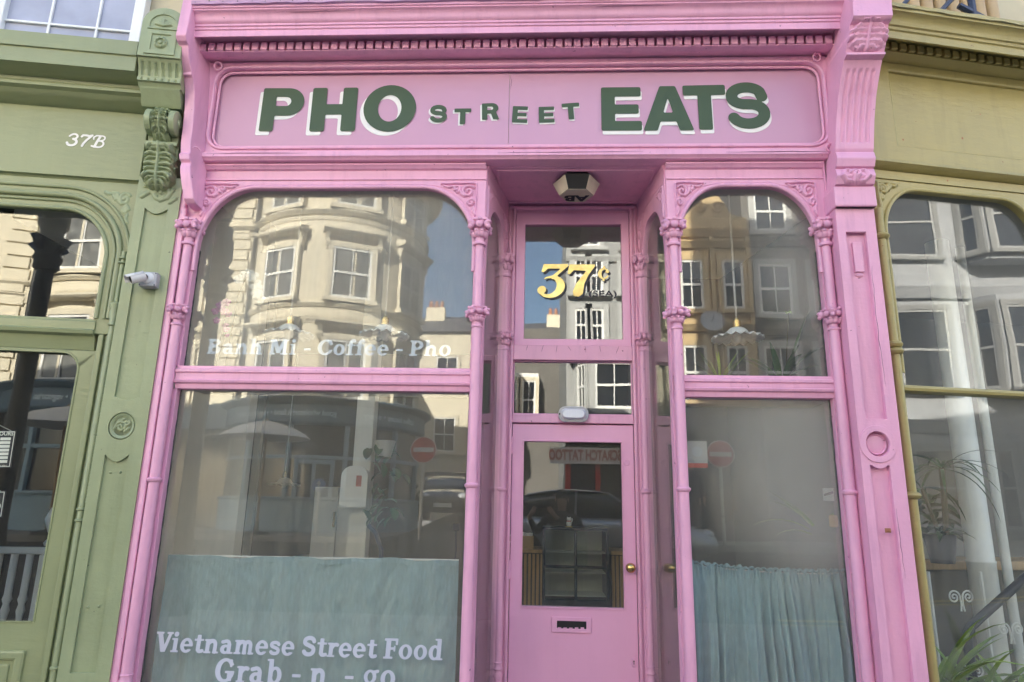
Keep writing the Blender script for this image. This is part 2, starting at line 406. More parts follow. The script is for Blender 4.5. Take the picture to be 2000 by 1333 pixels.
M['glass_clean'] = glass_mat('door_glass', 0.065, 0.03, 0.0006)
M['glass_left'] = glass_mat('green_shop_glass', 0.055, 0.015, 0.0005)
M['glass_right'] = glass_mat('olive_shop_glass', 0.05, 0.05, 0.0008)

# ------------------------------------------------------------------ helpers: drawn lettering (flat painted shapes)
def arc(cx, cy, rx, ry, a0, a1, n=14):
    return [(cx + rx * math.cos(R(a0 + (a1 - a0) * i / n)), cy + ry * math.sin(R(a0 + (a1 - a0) * i / n))) for i in range(n + 1)]
def bx(x0, y0, x1, y1, r=0.02, s=1): return ('p', [(x0, y0), (x1, y0), (x1, y1), (x0, y1)], r, s)
def el(cx, cy, rx, ry, s=1): return ('p', arc(cx, cy, rx, ry, 0, 360, 40)[:-1], 0.0, s)
def pl(pts, r=0.02, s=1): return ('p', pts, r, s)
def st(pts, w, s=1): return ('s', pts, w, s)

def sdf_poly(X, Y, pts, r):
    P = np.array(pts); d = np.full(X.shape, 1e9); ins = np.zeros(X.shape, bool)
    n = len(P)
    for i in range(n):
        a = P[i]; b = P[(i + 1) % n]; e = b - a
        l2 = max(e @ e, 1e-12)
        t = np.clip(((X - a[0]) * e[0] + (Y - a[1]) * e[1]) / l2, 0, 1)
        d = np.minimum(d, np.hypot(X - a[0] - t * e[0], Y - a[1] - t * e[1]))
        c = (a[1] <= Y) != (b[1] <= Y)
        if e[1] != 0:
            ins ^= c & (X < a[0] + (Y - a[1]) * e[0] / e[1])
    return np.where(ins, -d, d)
def inset(pts, r):
    """shrink a convex-ish polygon by r so that the rounded outline keeps its size"""
    if r <= 0: return pts
    n = len(pts); A = sum(pts[i][0] * pts[(i + 1) % n][1] - pts[(i + 1) % n][0] * pts[i][1] for i in range(n))
    sg = 1 if A > 0 else -1; out = []
    for i in range(n):
        p0 = Vector(pts[i - 1]); p1 = Vector(pts[i]); p2 = Vector(pts[(i + 1) % n])
        d1 = (p1 - p0).normalized(); d2 = (p2 - p1).normalized()
        n1 = Vector((-d1.y, d1.x)) * sg; n2 = Vector((-d2.y, d2.x)) * sg
        k = 1 + n1.dot(n2)
        q = p1 + (n1 + n2) * (r / max(k, 0.3)); out.append((q.x, q.y))
    return out
def glyph_mesh(mb, prims, tf, h, to):
    """rasterise one glyph's signed distance on a fine grid, cut its outline and write flat faces; tf maps glyph to plane, to maps plane to 3-D"""
    pts = []
    for p in prims:
        pts += [tf(*q) for q in p[1]]
    S = np.linalg.norm(np.array(tf(1, 0)) - np.array(tf(0, 0)))
    pad = 0.16 * S
    x0 = min(p[0] for p in pts) - pad; x1 = max(p[0] for p in pts) + pad
    y0 = min(p[1] for p in pts) - pad; y1 = max(p[1] for p in pts) + pad
    nx = int((x1 - x0) / h) + 2; ny = int((y1 - y0) / h) + 2
    xs = x0 + h * np.arange(nx); ys = y0 + h * np.arange(ny)
    X, Y = np.meshgrid(xs, ys)
    d = np.full(X.shape, 1e9)
    for p in prims:
        if p[0] == 'p':
            q = sdf_poly(X, Y, [tf(*a) for a in inset(p[1], p[2])], 0) - p[2] * S
        else:
            P = [np.array(tf(*a)) for a in p[1]]; q = np.full(X.shape, 1e9)
            for a, b in zip(P[:-1], P[1:]):
                e = b - a; l2 = max(e @ e, 1e-12)
                t = np.clip(((X - a[0]) * e[0] + (Y - a[1]) * e[1]) / l2, 0, 1)
                q = np.minimum(q, np.hypot(X - a[0] - t * e[0], Y - a[1] - t * e[1]))
            q = q - p[2] * S / 2
        d = np.minimum(d, q) if p[3] > 0 else np.maximum(d, -q)
    ins = d < 0
    for j in range(ny - 1):
        i = 0
        row = ins[j]; row2 = ins[j + 1]
        allin = row[:-1] & row[1:] & row2[:-1] & row2[1:]
        some = row[:-1] | row[1:] | row2[:-1] | row2[1:]
        idx = np.nonzero(some)[0]
        k = 0
        while k < len(idx):
            i = idx[k]
            if allin[i]:
                i2 = i
                while i2 + 1 < nx - 1 and allin[i2 + 1]: i2 += 1
                mb.add([to(xs[i], ys[j]), to(xs[i2 + 1], ys[j]), to(xs[i2 + 1], ys[j + 1]), to(xs[i], ys[j + 1])], [(0, 1, 2, 3)])
                while k < len(idx) and idx[k] <= i2: k += 1
                continue
            cs = [(xs[i], ys[j], d[j, i]), (xs[i + 1], ys[j], d[j, i + 1]), (xs[i + 1], ys[j + 1], d[j + 1, i + 1]), (xs[i], ys[j + 1], d[j + 1, i])]
            poly = []
            for a, b in zip(cs, cs[1:] + cs[:1]):
                if a[2] < 0: poly.append((a[0], a[1]))
                if (a[2] < 0) != (b[2] < 0):
                    t = a[2] / (a[2] - b[2]); poly.append((a[0] + t * (b[0] - a[0]), a[1] + t * (b[1] - a[1])))
            if len(poly) >= 3:
                mb.add([to(*q) for q in poly], [tuple(range(len(poly)))])
            k += 1
def tform(ox, oy, s, rot=0.0, shear=0.0, sx=1.0):
    c, n = math.cos(R(rot)), math.sin(R(rot))
    def f(x, y):
        x = (x * sx + shear * y) * s; y = y * s
        return (ox + c * x - n * y, oy + n * x + c * y)
    return f

# heavy rounded sans (cap height 1)
SANS = {
 'P': [pl([(0, 0), (.29, 0), (.29, .36), (.54, .36)] + arc(.54, .68, .34, .32, -90, 90) + [(0, 1)], .03), pl([(.29, .585), (.50, .585)] + arc(.50, .69, .105, .105, -90, 90) + [(.29, .795)], .01, -1)],
 'H': [bx(0, 0, .30, 1, .04), bx(.63, 0, .93, 1, .04), bx(.2, .38, .75, .62, .01)],
 'O': [el(.53, .5, .53, .53), el(.53, .5, .235, .30, -1)],
 'E': [bx(0, 0, .29, 1, .035), bx(.0, .78, .84, 1, .035), bx(.0, .385, .79, .60, .035), bx(0, 0, .85, .22, .035)],
 'A': [pl([(0, 0), (.31, 0), (.38, .2), (.72, .2), (.79, 0), (1.10, 0), (.72, 1), (.38, 1)], .03), pl([(.445, .40), (.655, .40), (.55, .72)], .01, -1)],
 'T': [bx(0, .765, .94, 1, .035), bx(.32, 0, .62, .9, .035)],
 'R': [pl([(0, 0), (.29, 0), (.29, .36), (.48, .36), (.60, 0), (.92, 0), (.76, .42)] + arc(.54, .70, .34, .30, -50, 90) + [(0, 1)], .02), pl([(.29, .585), (.50, .585)] + arc(.50, .69, .10, .105, -90, 90) + [(.29, .795)], .01, -1)],
 'S': [st([(.80, .70)] + arc(.475, .735, .315, .185, 25, 180) + arc(.475, .70, .315, .17, 180, 255)[1:] + arc(.49, .335, .335, .20, 75, 0) + arc(.49, .305, .335, .215, 0, -160), .25)],
}
SANSW = dict(P=.88, H=.93, O=1.06, E=.85, A=1.1, T=.94, R=.92, S=.96)
# bold slab serif (cap height 1)
def ring(cx, cy, rx, ry, ix, iy, dx=0.0): return [el(cx, cy, rx, ry), el(cx + dx, cy, ix, iy, -1)]
SLAB = {
 'n': ([bx(.08, 0, .29, .70), bx(0, .61, .2, .70, .01), bx(0, 0, .38, .09, .01), st(arc(.405, .43, .175, .19, 150, 0) + [(.58, .08)], .20), bx(.46, 0, .78, .09, .01)], .82),
 'm': ([bx(.08, 0, .29, .70), bx(0, .61, .2, .70, .01), bx(0, 0, .37, .09, .01), st(arc(.39, .43, .15, .19, 150, 0) + [(.54, .08)], .19), bx(.43, 0, .66, .09, .01), st(arc(.69, .43, .15, .19, 150, 0) + [(.84, .08)], .19), bx(.73, 0, 1.03, .09, .01)], 1.07),
 'i': ([bx(.10, 0, .31, .70), bx(.0, .61, .2, .70, .01), bx(.0, 0, .41, .09, .01), el(.2, .90, .125, .125)], .44),
 'a': ([*ring(.27, .22, .26, .235, .09, .10, .04), bx(.36, .02, .57, .50), st([(.10, .58)] + arc(.30, .47, .17, .155, 120, 0), .17), bx(.36, 0, .70, .09, .01)], .72),
 'e': ([*ring(.34, .355, .33, .37, .135, .23), bx(.16, .31, .62, .42, .01), bx(.36, .17, .75, .31, .0, -1)], .70),
 't': ([bx(.13, .1, .34, .90), bx(0, .60, .50, .70, .01), st([(.235, .16), (.27, .09), (.36, .075), (.47, .11)], .17)], .52),
 's': ([st([(.49, .53)] + arc(.29, .53, .185, .10, 20, 180) + arc(.29, .50, .185, .10, 180, 250)[1:] + arc(.30, .24, .19, .12, 70, 0) + arc(.30, .19, .19, .11, 0, -165), .165)], .62),
 'S': ([st([(.60, .74)] + arc(.36, .74, .235, .165, 20, 180) + arc(.36, .70, .235, .14, 180, 250)[1:] + arc(.37, .33, .245, .17, 70, 0) + arc(.37, .27, .245, .18, 0, -165), .20)], .76),
 'F': ([bx(.1, 0, .34, 1), bx(0, .88, .70, 1, .01), bx(.58, .68, .70, .98, .01), bx(.1, .44, .55, .56, .01), bx(.5, .36, .58, .64, .01), bx(0, 0, .48, .1, .01)], .74),
 'V': ([pl([(.08, .98), (.33, .98), (.52, .32), (.70, .98), (.86, .98), (.60, 0), (.36, 0)]), bx(0, .9, .42, 1, .01), bx(.58, .9, .92, 1, .01)], .86),
 'r': ([bx(.08, 0, .29, .70), bx(0, .61, .2, .70, .01), bx(0, 0, .40, .09, .01), st([(.22, .45), (.30, .58), (.42, .62), (.50, .60)], .18)], .56),
 'o': (ring(.35, .355, .34, .37, .135, .25), .74),
 'd': ([*ring(.31, .355, .30, .37, .115, .24, .02), bx(.42, 0, .63, 1.04), bx(.30, .95, .52, 1.04, .01), bx(.45, 0, .74, .09, .01)], .78),
 'b': ([*ring(.43, .355, .30, .37, .115, .24, -.02), bx(.1, 0, .31, 1.04), bx(0, .95, .2, 1.04, .01)], .78),
 'h': ([bx(.08, 0, .29, 1.04), bx(0, .95, .2, 1.04, .01), bx(0, 0, .38, .09, .01), st(arc(.405, .43, .175, .19, 150, 0) + [(.58, .08)], .20), bx(.46, 0, .78, .09, .01)], .82),
 'f': ([bx(.12, 0, .33, .85), bx(0, .60, .50, .70, .01), bx(0, 0, .44, .09, .01), st(arc(.37, .82, .145, .14, 180, 60), .18)], .50),
 'g': ([*ring(.32, .42, .29, .30, .12, .19), el(.34, -.10, .35, .20), el(.34, -.10, .18, .085, -1), st([(.14, .16), (.12, .08), (.25, .05)], .12), st([(.5, .62), (.66, .66)], .14)], .74),
 'G': ([el(.47, .5, .46, .52), el(.49, .5, .235, .38, -1), bx(.60, .46, 1.1, .72, 0, -1), bx(.60, .05, .82, .46), bx(.48, .38, .92, .48, .01), bx(.68, .64, .80, .97, .01)], .98),
 'C': ([el(.47, .5, .46, .52), el(.49, .5, .235, .38, -1), bx(.60, .34, 1.1, .68, 0, -1), bx(.70, .64, .82, .97, .01)], .90),
 'B': ([pl([(.08, 0), (.46, 0)] + arc(.46, .27, .33, .27, -90, 90, 10) + [(.42, .54)] + arc(.42, .76, .31, .24, -70, 90, 10) + [(.08, 1)], .01), el(.42, .29, .13, .14, -1), el(.40, .745, .12, .11, -1), bx(0, 0, .4, .1, .01), bx(0, .9, .4, 1, .01)], .88),
 'M': ([bx(.08, 0, .26, 1), bx(.78, 0, 1.0, 1), pl([(.10, 1), (.36, 1), (.55, .48), (.74, 1), (.98, 1), (.66, .1), (.44, .1)]), bx(0, 0, .36, .1, .01), bx(.68, 0, 1.1, .1, .01), bx(0, .9, .3, 1, .01), bx(.8, .9, 1.1, 1, .01)], 1.16),
 'P': ([bx(.1, 0, .33, 1), pl([(.1, .40), (.44, .40)] + arc(.44, .70, .34, .30, -90, 90, 12) + [(.1, 1)], .01), el(.43, .70, .13, .17, -1), bx(0, 0, .46, .1, .01), bx(0, .9, .4, 1, .01)], .82),
 '-': ([bx(.03, .30, .43, .43, .01)], .46),
 ' ': ([], .30),
}
FANCY = {
 '3': ([pl([(.10, 1), (.82, 1), (.82, .93), (.50, .60), (.36, .60), (.62, .86), (.24, .86), (.14, .74), (.06, .74)], .005), el(.42, .30, .39, .34), el(.33, .32, .24, .25, -1), pl([(-.1, .22), (.18, .22), (.18, .75), (-.1, .75)], 0, -1), st([(.42, .585), (.52, .60)], .10), el(.15, .20, .125, .125), st([(.15, .1), (.25, .03), (.40, 0)], .09)], .92),
 '7': ([pl([(.06, 1), (.88, 1), (.88, .94), (.70, .66), (.60, .40), (.58, .08), (.46, 0), (.30, .02), (.26, .16), (.34, .40), (.62, .80), (.22, .82), (.12, .70), (.03, .70)], .01)], .92),
 'c': ([el(.45, .45, .40, .42), el(.50, .45, .20, .31, -1), bx(.58, .30, 1.0, .55, 0, -1), el(.70, .60, .12, .12), bx(.38, .80, .54, 1.0, .01), bx(.38, -.10, .54, .12, .01)], .9),
}
SCRIPT = {
 '3': ([st([(.08, .78)] + arc(.34, .76, .22, .20, 150, -60), .13), st([(.36, .56)] + arc(.34, .29, .28, .27, 75, -165), .16)], .74),
 '7': ([st([(.05, .80), (.10, .92), (.30, .93), (.50, .89), (.66, .96)], .14), st([(.64, .94), (.42, .55), (.30, .25), (.27, .04)], .15)], .70),
 'B': ([st([(.30, .05), (.36, .5), (.44, .92)], .16), st([(.10, .66), (.06, .82), (.20, .97), (.50, .98)] + arc(.56, .78, .20, .19, 80, -80) + [(.46, .56)], .10), st([(.48, .55)] + arc(.54, .29, .25, .26, 80, -90) + [(.30, .04), (.12, .10)], .12)], .9),
}
def draw_text(table, text, to, h, size, ox=0.0, oy=0.0, shear=0.0, track=0.0, width=None, sx=1.0):
    """lay a line of drawn glyphs on a surface; width fits the line to a length"""
    adv = [table[c][1] + track for c in text]
    tot = sum(adv) * size * sx
    if width: sx = sx * width / tot
    mb = MB(); x = ox
    for c, a in zip(text, adv):
        if table[c][0]:
            glyph_mesh(mb, table[c][0], tform(x, oy, size, 0, shear, sx), h, to)
        x += a * size * sx
    return mb
def plain_text(name, text, size, material, parent=None, align='CENTER', depth=0.0, fn=None, bold=0.0, sx=1.0):
    """a line of Blender's own sans letters as a mesh; fn maps (x, y) of the line to a 3-D point"""
    cu = bpy.data.curves.new(name, 'FONT'); cu.body = text; cu.size = size; cu.align_x = align; cu.align_y = 'CENTER'
    cu.offset = bold; cu.extrude = depth; cu.resolution_u = 3
    tmp = bpy.data.objects.new(name, cu); col.objects.link(tmp)
    me = bpy.data.meshes.new_from_object(tmp, depsgraph=bpy.context.evaluated_depsgraph_get())
    bpy.data.objects.remove(tmp); bpy.data.curves.remove(cu)
    for v in me.vertices:
        v.co = fn(v.co.x * sx, v.co.y)
    me.materials.clear(); me.materials.append(material); me.name = name
    return put(bpy.data.objects.new(name, me), parent)

# ------------------------------------------------------------------ helpers: carved relief
def spiral(cx, cz, r0, r1, a0, a1, n=26):
    return [(cx + (r0 + (r1 - r0) * i / n) * math.cos(R(a0 + (a1 - a0) * i / n)), cz + (r0 + (r1 - r0) * i / n) * math.sin(R(a0 + (a1 - a0) * i / n))) for i in range(n + 1)]
def stroke_height(X, Z, strokes):
    H = np.zeros(X.shape)
    for pts, w, amp in strokes:
        d = np.full(X.shape, 1e9); P = np.array(pts)
        for a, b in zip(P[:-1], P[1:]):
            e = b - a; l2 = max(e @ e, 1e-12)
            t = np.clip(((X - a[0]) * e[0] + (Z - a[1]) * e[1]) / l2, 0, 1)
            d = np.minimum(d, np.hypot(X - a[0] - t * e[0], Z - a[1] - t * e[1]))
        H = np.maximum(H, amp * np.sqrt(np.clip(1 - (d / w) ** 2, 0, 1)))
    return H
def relief(strokes, x0, x1, z0, z1, nx, nz, y):
    """carved work as a raised sheet: grid in (x, z), pulled towards -y by the strokes; flat cells are dropped"""
    xs = np.linspace(x0, x1, nx); zs = np.linspace(z0, z1, nz)
    X, Z = np.meshgrid(xs, zs); H = stroke_height(X, Z, strokes)
    mb = MB(); pts = [(X[j, i], y - H[j, i], Z[j, i]) for j in range(nz) for i in range(nx)]
    fs = []
    for j in range(nz - 1):
        for i in range(nx - 1):
            if max(H[j, i], H[j, i + 1], H[j + 1, i], H[j + 1, i + 1]) > 1e-5:
                fs.append((j * nx + i, j * nx + i + 1, (j + 1) * nx + i + 1, (j + 1) * nx + i))
    return mb.add(pts, fs)
def acanthus(cx, z0, z1, w, amp=0.03):
    """leaf strokes: a midrib with paired lobes that droop outwards, z0 the tip below, z1 the root above"""
    H = z1 - z0
    s = [([(cx, z0), (cx, z1)], w * 0.055, amp * 1.0)]
    for f, l in ((0.90, .36), (0.70, .50), (0.47, .54), (0.25, .42), (0.08, .22)):
        zb = z0 + H * f
        for sg in (-1, 1):
            L_ = w * l
            s.append(([(cx + sg * w * .06, zb + H * .05), (cx + sg * L_ * .5, zb + H * .075), (cx + sg * L_ * .85, zb + H * .015)], w * .062, amp * .72))
            s.append(([(cx + sg * L_ * .80, zb + H * .03), (cx + sg * L_, zb - H * .05)], w * .070, amp * .95))
            s.append(([(cx + sg * w * .07, zb - H * .03), (cx + sg * L_ * .55, zb - H * .03), (cx + sg * L_ * .72, zb - H * .08)], w * .045, amp * .55))
    return s
def scroll_spandrel(sx):
    """corner foliage for an arch, drawn in a unit square with the corner at (0, 1) and turned by sx"""
    S = [spiral(.27, .72, .03, .17, 0, 500), [(.08, .93), (.3, .95), (.6, .94), (.93, .93)], [(.08, .93), (.07, .6), (.09, .3), (.10, .08)],
         spiral(.56, .80, .02, .10, 180, 620), spiral(.20, .42, .02, .10, 90, 520), [(.64, .86), (.78, .84), (.86, .88)], [(.13, .30), (.15, .18), (.10, .10)], [(.36, .60), (.44, .66), (.48, .76)], [(.18, .56), (.14, .50)]]
    return [[(x, z) for x, z in p] for p in S]

def rounded_loop(x0, x1, z0, z1, rx, rz, corners=(0, 0, 1, 1), n=12):
    """loop from bottom-left anticlockwise; corners: bl, br, tr, tl rounded or not"""
    P = []
    def corner(cx, cz, a0, on, px, pz):
        if on: P.extend([(cx + rx * math.cos(R(a0 + 90 * i / n)), cz + rz * math.sin(R(a0 + 90 * i / n))) for i in range(n + 1)])
        else: P.append((px, pz))
    corner(x0 + rx, z0 + rz, 180, corners[0], x0, z0)
    corner(x1 - rx, z0 + rz, 270, corners[1], x1, z0)
    corner(x1 - rx, z1 - rz, 0, corners[2], x1, z1)
    corner(x0 + rx, z1 - rz, 90, corners[3], x0, z1)
    return P
def rect(x0, x1, z0, z1): return [(x0, z0), (x1, z0), (x1, z1), (x0, z1)]
def pane(name, material, parent, loop, y, t=0.006, tilt=0.0):
    return MB().plate(loop, y, y + t).build(name, material, parent)

# ------------------------------------------------------------------ setting: ground, pavements, road
def strip(name, prof, m, x0=-60, x1=60):
    mb = MB()
    mb.prof_x(list(prof) + [(prof[-1][0], prof[-1][1] - 0.3), (prof[0][0], prof[0][1] - 0.3)], x0, x1)
    return tag(mb.build(name, m), kind='structure')
strip('pavement', [(0.62, 0.0), (-6.3, 0.0)], M['paving'])
tag(MB().box(-60, 60, -6.45, -6.3, -0.3, 0.004).build('kerb', M['kerb'], bevel=0.01), kind='structure')
strip('road', [(-6.45, -0.12), (-7.9, 0.16), (-10.3, 0.78)], M['asphalt'])
for yy in (-6.75, -6.95):
    zz = -0.12 + (-6.45 - yy) * 0.28 / 1.45
    tag(MB().add([(3.5, yy, zz + .004), (60, yy, zz + .004), (60, yy - .09, zz + .0214), (3.5, yy - .09, zz + .0214)], [(0, 1, 2, 3)]).build('road_marking', M['road_line']), kind='structure')
tag(MB().box(-60, -3.3, -10.45, -10.3, 0.4, 0.90).build('kerb', M['kerb']), kind='structure')
tag(MB().box(0.5, 60, -10.45, -10.3, 0.4, 0.90).build('kerb', M['kerb']), kind='structure')
def slab_top(name, m, x0, x1, pts):
    mb = MB(); mb.prof_x(list(pts) + [(pts[-1][0], pts[-1][1] - .4), (pts[0][0], pts[0][1] - .4)], x0, x1)
    return tag(mb.build(name, m), kind='structure')
slab_top('pavement', M['paving'], -60, -3.3, [(-10.45, .90), (-15.0, .96)])
slab_top('pavement', M['paving'], 0.5, 60, [(-10.45, .90), (-15.0, .96)])
slab_top('road', M['asphalt'], -3.3, 0.5, [(-10.3, .78), (-18, 1.2), (-40, 2.2)])
MBg = MB(); MBg.add([(-200, 60, -.45), (200, 60, -.45), (200, -11, -.45), (-200, -11, -.45), (-200, -40, .3), (200, -40, .3), (200, -200, .3), (-200, -200, .3)], [(0, 1, 2, 3), (3, 2, 5, 4), (4, 5, 6, 7)])
tag(MBg.build('ground', M['paving']), kind='structure')

# ------------------------------------------------------------------ shared carved pieces
def capital_mesh(name, m, half=False):
    mb = MB()
    mb.lathe([(.024, -.085), (.034, -.082), (.036, -.075), (.034, -.068), (.025, -.062), (.026, -.03), (.034, .01), (.046, .045), (.046, .055)], n=16)
    mb.box(-.046, .046, -.046, .046, .055, .066)
    for k in range(8):
        a = k * PI / 4 + PI / 8
        mb.ball((.034 * math.cos(a), .034 * math.sin(a), -.022), (.011, .017, .022), (0, 0.35, a), 8, 6)
        mb.ball((.043 * math.cos(a), .043 * math.sin(a), -.006), (.010, .013, .009), (0, 0, a), 8, 6)
    for k in range(4):
        a = k * PI / 2 + PI / 4
        mb.ball((.056 * math.cos(a), .056 * math.sin(a), .032), (.023, .017, .024), (0, .25, a), 10, 7); mb.ball((.072 * math.cos(a), .072 * math.sin(a), .040), (.012, .014, .012), (0, 0, a), 8, 6)
        mb.ball((.070 * math.cos(a), .070 * math.sin(a), .012), (.012, .014, .014), (0, 0, a), 8, 6)
        a = k * PI / 2
        mb.ball((.046 * math.cos(a), .046 * math.sin(a), .028), (.013, .022, .020), (0, .2, a), 10, 7)
        mb.ball((.052 * math.cos(a), .052 * math.sin(a), .058), (.010, .012, .012), (0, 0, a), 8, 6)
    return mb.mesh(name, m, smooth=50)
def ring_mesh(name, m):
    return MB().lathe([(.024, -.018), (.034, -.014), (.041, -.004), (.041, .004), (.030, .013), (.024, .018)], n=16).mesh(name, m, smooth=50)
def base_mesh(name, m):
    return MB().lathe([(.026, .10), (.036, .09), (.030, .075), (.038, .055), (.028, .04), (.040, .015), (.033, 0), (.040, -.03), (.040, -.3)], n=16).mesh(name, m, smooth=50)
CAP = capital_mesh('capital', M['pink']); RING = ring_mesh('ring', M['pink']); BASE = base_mesh('column_base', M['pink'])
def shaft_mesh(name, m, z0, z1, r): return MB().lathe([(r, z0), (r * 1.0, (z0 + z1) / 2), (r * .96, z1)], n=16).mesh(name, m, smooth=50)

# ------------------------------------------------------------------ the pink shopfront
pink = thing('pink_shopfront', 'pink Victorian shopfront with arched windows and green PHO STREET EATS lettering', 'shopfront', (0, 0, 0))
PX0, PX1 = -2.29, 1.86
# cornice
mb = MB()
mb.prof_x([(-.03, 4.425), (-.232, 4.425), (-.236, 4.42), (-.240, 4.383), (-.25, 4.383), (-.25, 4.425), (-.258, 4.43), (-.258, 4.445), (-.266, 4.448), (-.266, 4.462), (-.272, 4.466),
           (-.279, 4.474), (-.284, 4.486), (-.287, 4.498), (-.293, 4.510), (-.304, 4.519), (-.316, 4.524), (-.316, 4.533), (-.325, 4.536), (-.325, 4.565), (-.03, 4.60)], -2.25, 1.83)
mb.build('cornice', M['pink'], pink, smooth=30)
mb = MB(); random.seed(3)
n = 60; pts = []
for j in range(2):
    for i in range(n + 1):
        x = -2.235 + 4.07 * i / n
        pts.append((x, -.334 - random.uniform(0, .006), 4.578 + random.uniform(-.003, .003) if j else 4.552 + random.uniform(-.005, .004)))
mb.grid(pts, n + 1, 2); o = mb.build('flashing', M['lead'], pink)
s_ = o.modifiers.new('thick', 'SOLIDIFY'); s_.thickness = 0.004
# rivets of the flashing
RIV = MB().ball((0, 0, 0), (.005, .004, .005), None, 6, 4).mesh('rivet', M['black'])
for i in range(46):
    inst(RIV, 'rivet', pink, (-2.2 + i * .0885 + random.uniform(-.01, .01), -.343, 4.566 + random.uniform(-.004, .004)), (0, 0, 0), (random.uniform(.4, .9),) * 3)
# dentils
DEN = MB().box(-.0215, .0215, -.028, .03, -.027, .027).mesh('dentil', M['pink'])
for i in range(71):
    o = inst(DEN, 'dentil', pink, (-2.222 + i * .0575, -.142, 4.372 + random.uniform(-.0015, .0015)))
    b = o.modifiers.new('bevel', 'BEVEL'); b.width = .0035; b.segments = 1
mb = MB()
mb.prof_x([(.0, 4.4245), (-.118, 4.4245), (-.118, 4.346), (-.158, 4.345), (-.158, 4.340), (-.140, 4.338), (-.118, 4.336), (-.098, 4.338), (-.08, 4.344), (-.07, 4.346), (-.06, 4.350), (0, 4.350)], PX0, PX1)
mb.build('bed_moulding', M['pink'], pink, smooth=30)
# fascia frame round the sign boards
hole = rounded_loop(-2.165, 1.735, 3.722, 4.292, .10, .10, (1, 1, 1, 1))
MB().plate(rect(PX0, PX1, 3.655, 4.3449), -.045, .03, [hole]).build('fascia_frame', M['pink'], pink, bevel=.003)
mb = MB()
for off, rr in ((.012, .011), (-.012, .009)):
    l = rounded_loop(-2.165 - off, 1.735 + off, 3.722 - off, 4.292 + off, .10 + off, .10 + off, (1, 1, 1, 1), 10)
    mb.tube([(x, -.046 if off > 0 else -.02, z) for x, z in l], rr, 8, True)
mb.build('fascia_bead', M['pink'], pink, smooth=60)
# two sign boards meeting at a joint
bl = MB().plate([p for p in rounded_loop(-2.166, -.2395, 3.721, 4.293, .1, .1, (1, 0, 0, 1))], 0.0, .02).build('sign_board', M['pink_board'], pink)
br = MB().plate([p for p in rounded_loop(-.2365, 1.736, 3.721, 4.293, .1, .1, (0, 1, 1, 0))], 0.001, .021).build('sign_board', M['pink_board'], pink)
def word(letters, parent, dx, dz, name):
    """letters: (char, x, z of the baseline, height, rotation)"""
    for mtl, ox, oz, y, nm in ((M['letter_white'], dx, dz, -.0025, 'lettering_shade'), (M['letter_green'], 0, 0, -.0055, 'lettering')):
        m_ = MB()
        for ch, x, z, h_, rt, wx in letters:
            glyph_mesh(m_, SANS[ch], tform(x + ox, z + oz, h_, rt, 0, wx / SANSW[ch]), h_ / 42, lambda a, b, yy=y: (a, yy, b))
        m_.build(nm, mtl, parent)
word([('P', -1.864, 3.857, .318, -.8, .88), ('H', -1.530, 3.853, .320, 0, .935), ('O', -1.186, 3.857, .322, 0, 1.07)], bl, -.022, -.027, 'pho')
word([('S', -.752, 3.916, .118, 0, .98), ('T', -.590, 3.899, .113, 0, .96), ('R', -.410, 3.929, .118, 2, .94)], bl, -.011, -.009, 'street')
word([('E', -.218, 3.909, .118, -2.5, .83), ('E', -.045, 3.905, .114, 1.5, .88), ('T', .107, 3.925, .116, 4, .96)], br, .004, -.010, 'street')
word([('E', .352, 3.845, .312, 0, .82), ('A', .615, 3.843, .320, 0, 1.0), ('T', .874, 3.846, .320, .6, .84), ('S', 1.136, 3.858, .312, 1.2, .90)], br, .007, -.026, 'eats')
# ledge under the fascia
MB().prof_x([(.03, 3.655), (-.045, 3.655), (-.052, 3.668), (-.072, 3.672), (-.075, 3.640), (-.062, 3.632), (-.055, 3.622), (-.03, 3.618), (.03, 3.618)], PX0, PX1).build('fascia_ledge', M['pink'], pink, smooth=30)
# rings on the fascia frame
RNG = MB()
RNG.tube([(.025 * math.cos(t * PI / 10), -.018 - .006 * math.sin(t * PI / 10), -.024 + .025 * math.sin(t * PI / 10)) for t in range(20)], .0055, 6, True)
RNG.box(-.012, .012, -.008, .004, -.008, .012); RNG.tube([(0, -.004, .004), (0, -.02, .004), (0, -.022, -.004)], .005, 6)
RNGm = RNG.mesh('awning_ring', M['pink'], smooth=50)
for x, z, t in ((-2.155, 4.35 - .03, .1), (1.705, 4.335, .35), (-2.205, 3.678, .8), (1.715, 3.685, .5)):
    inst(RNGm, 'awning_ring', pink, (x, -.055 if z > 4 else -.078, z), (0, t, t))

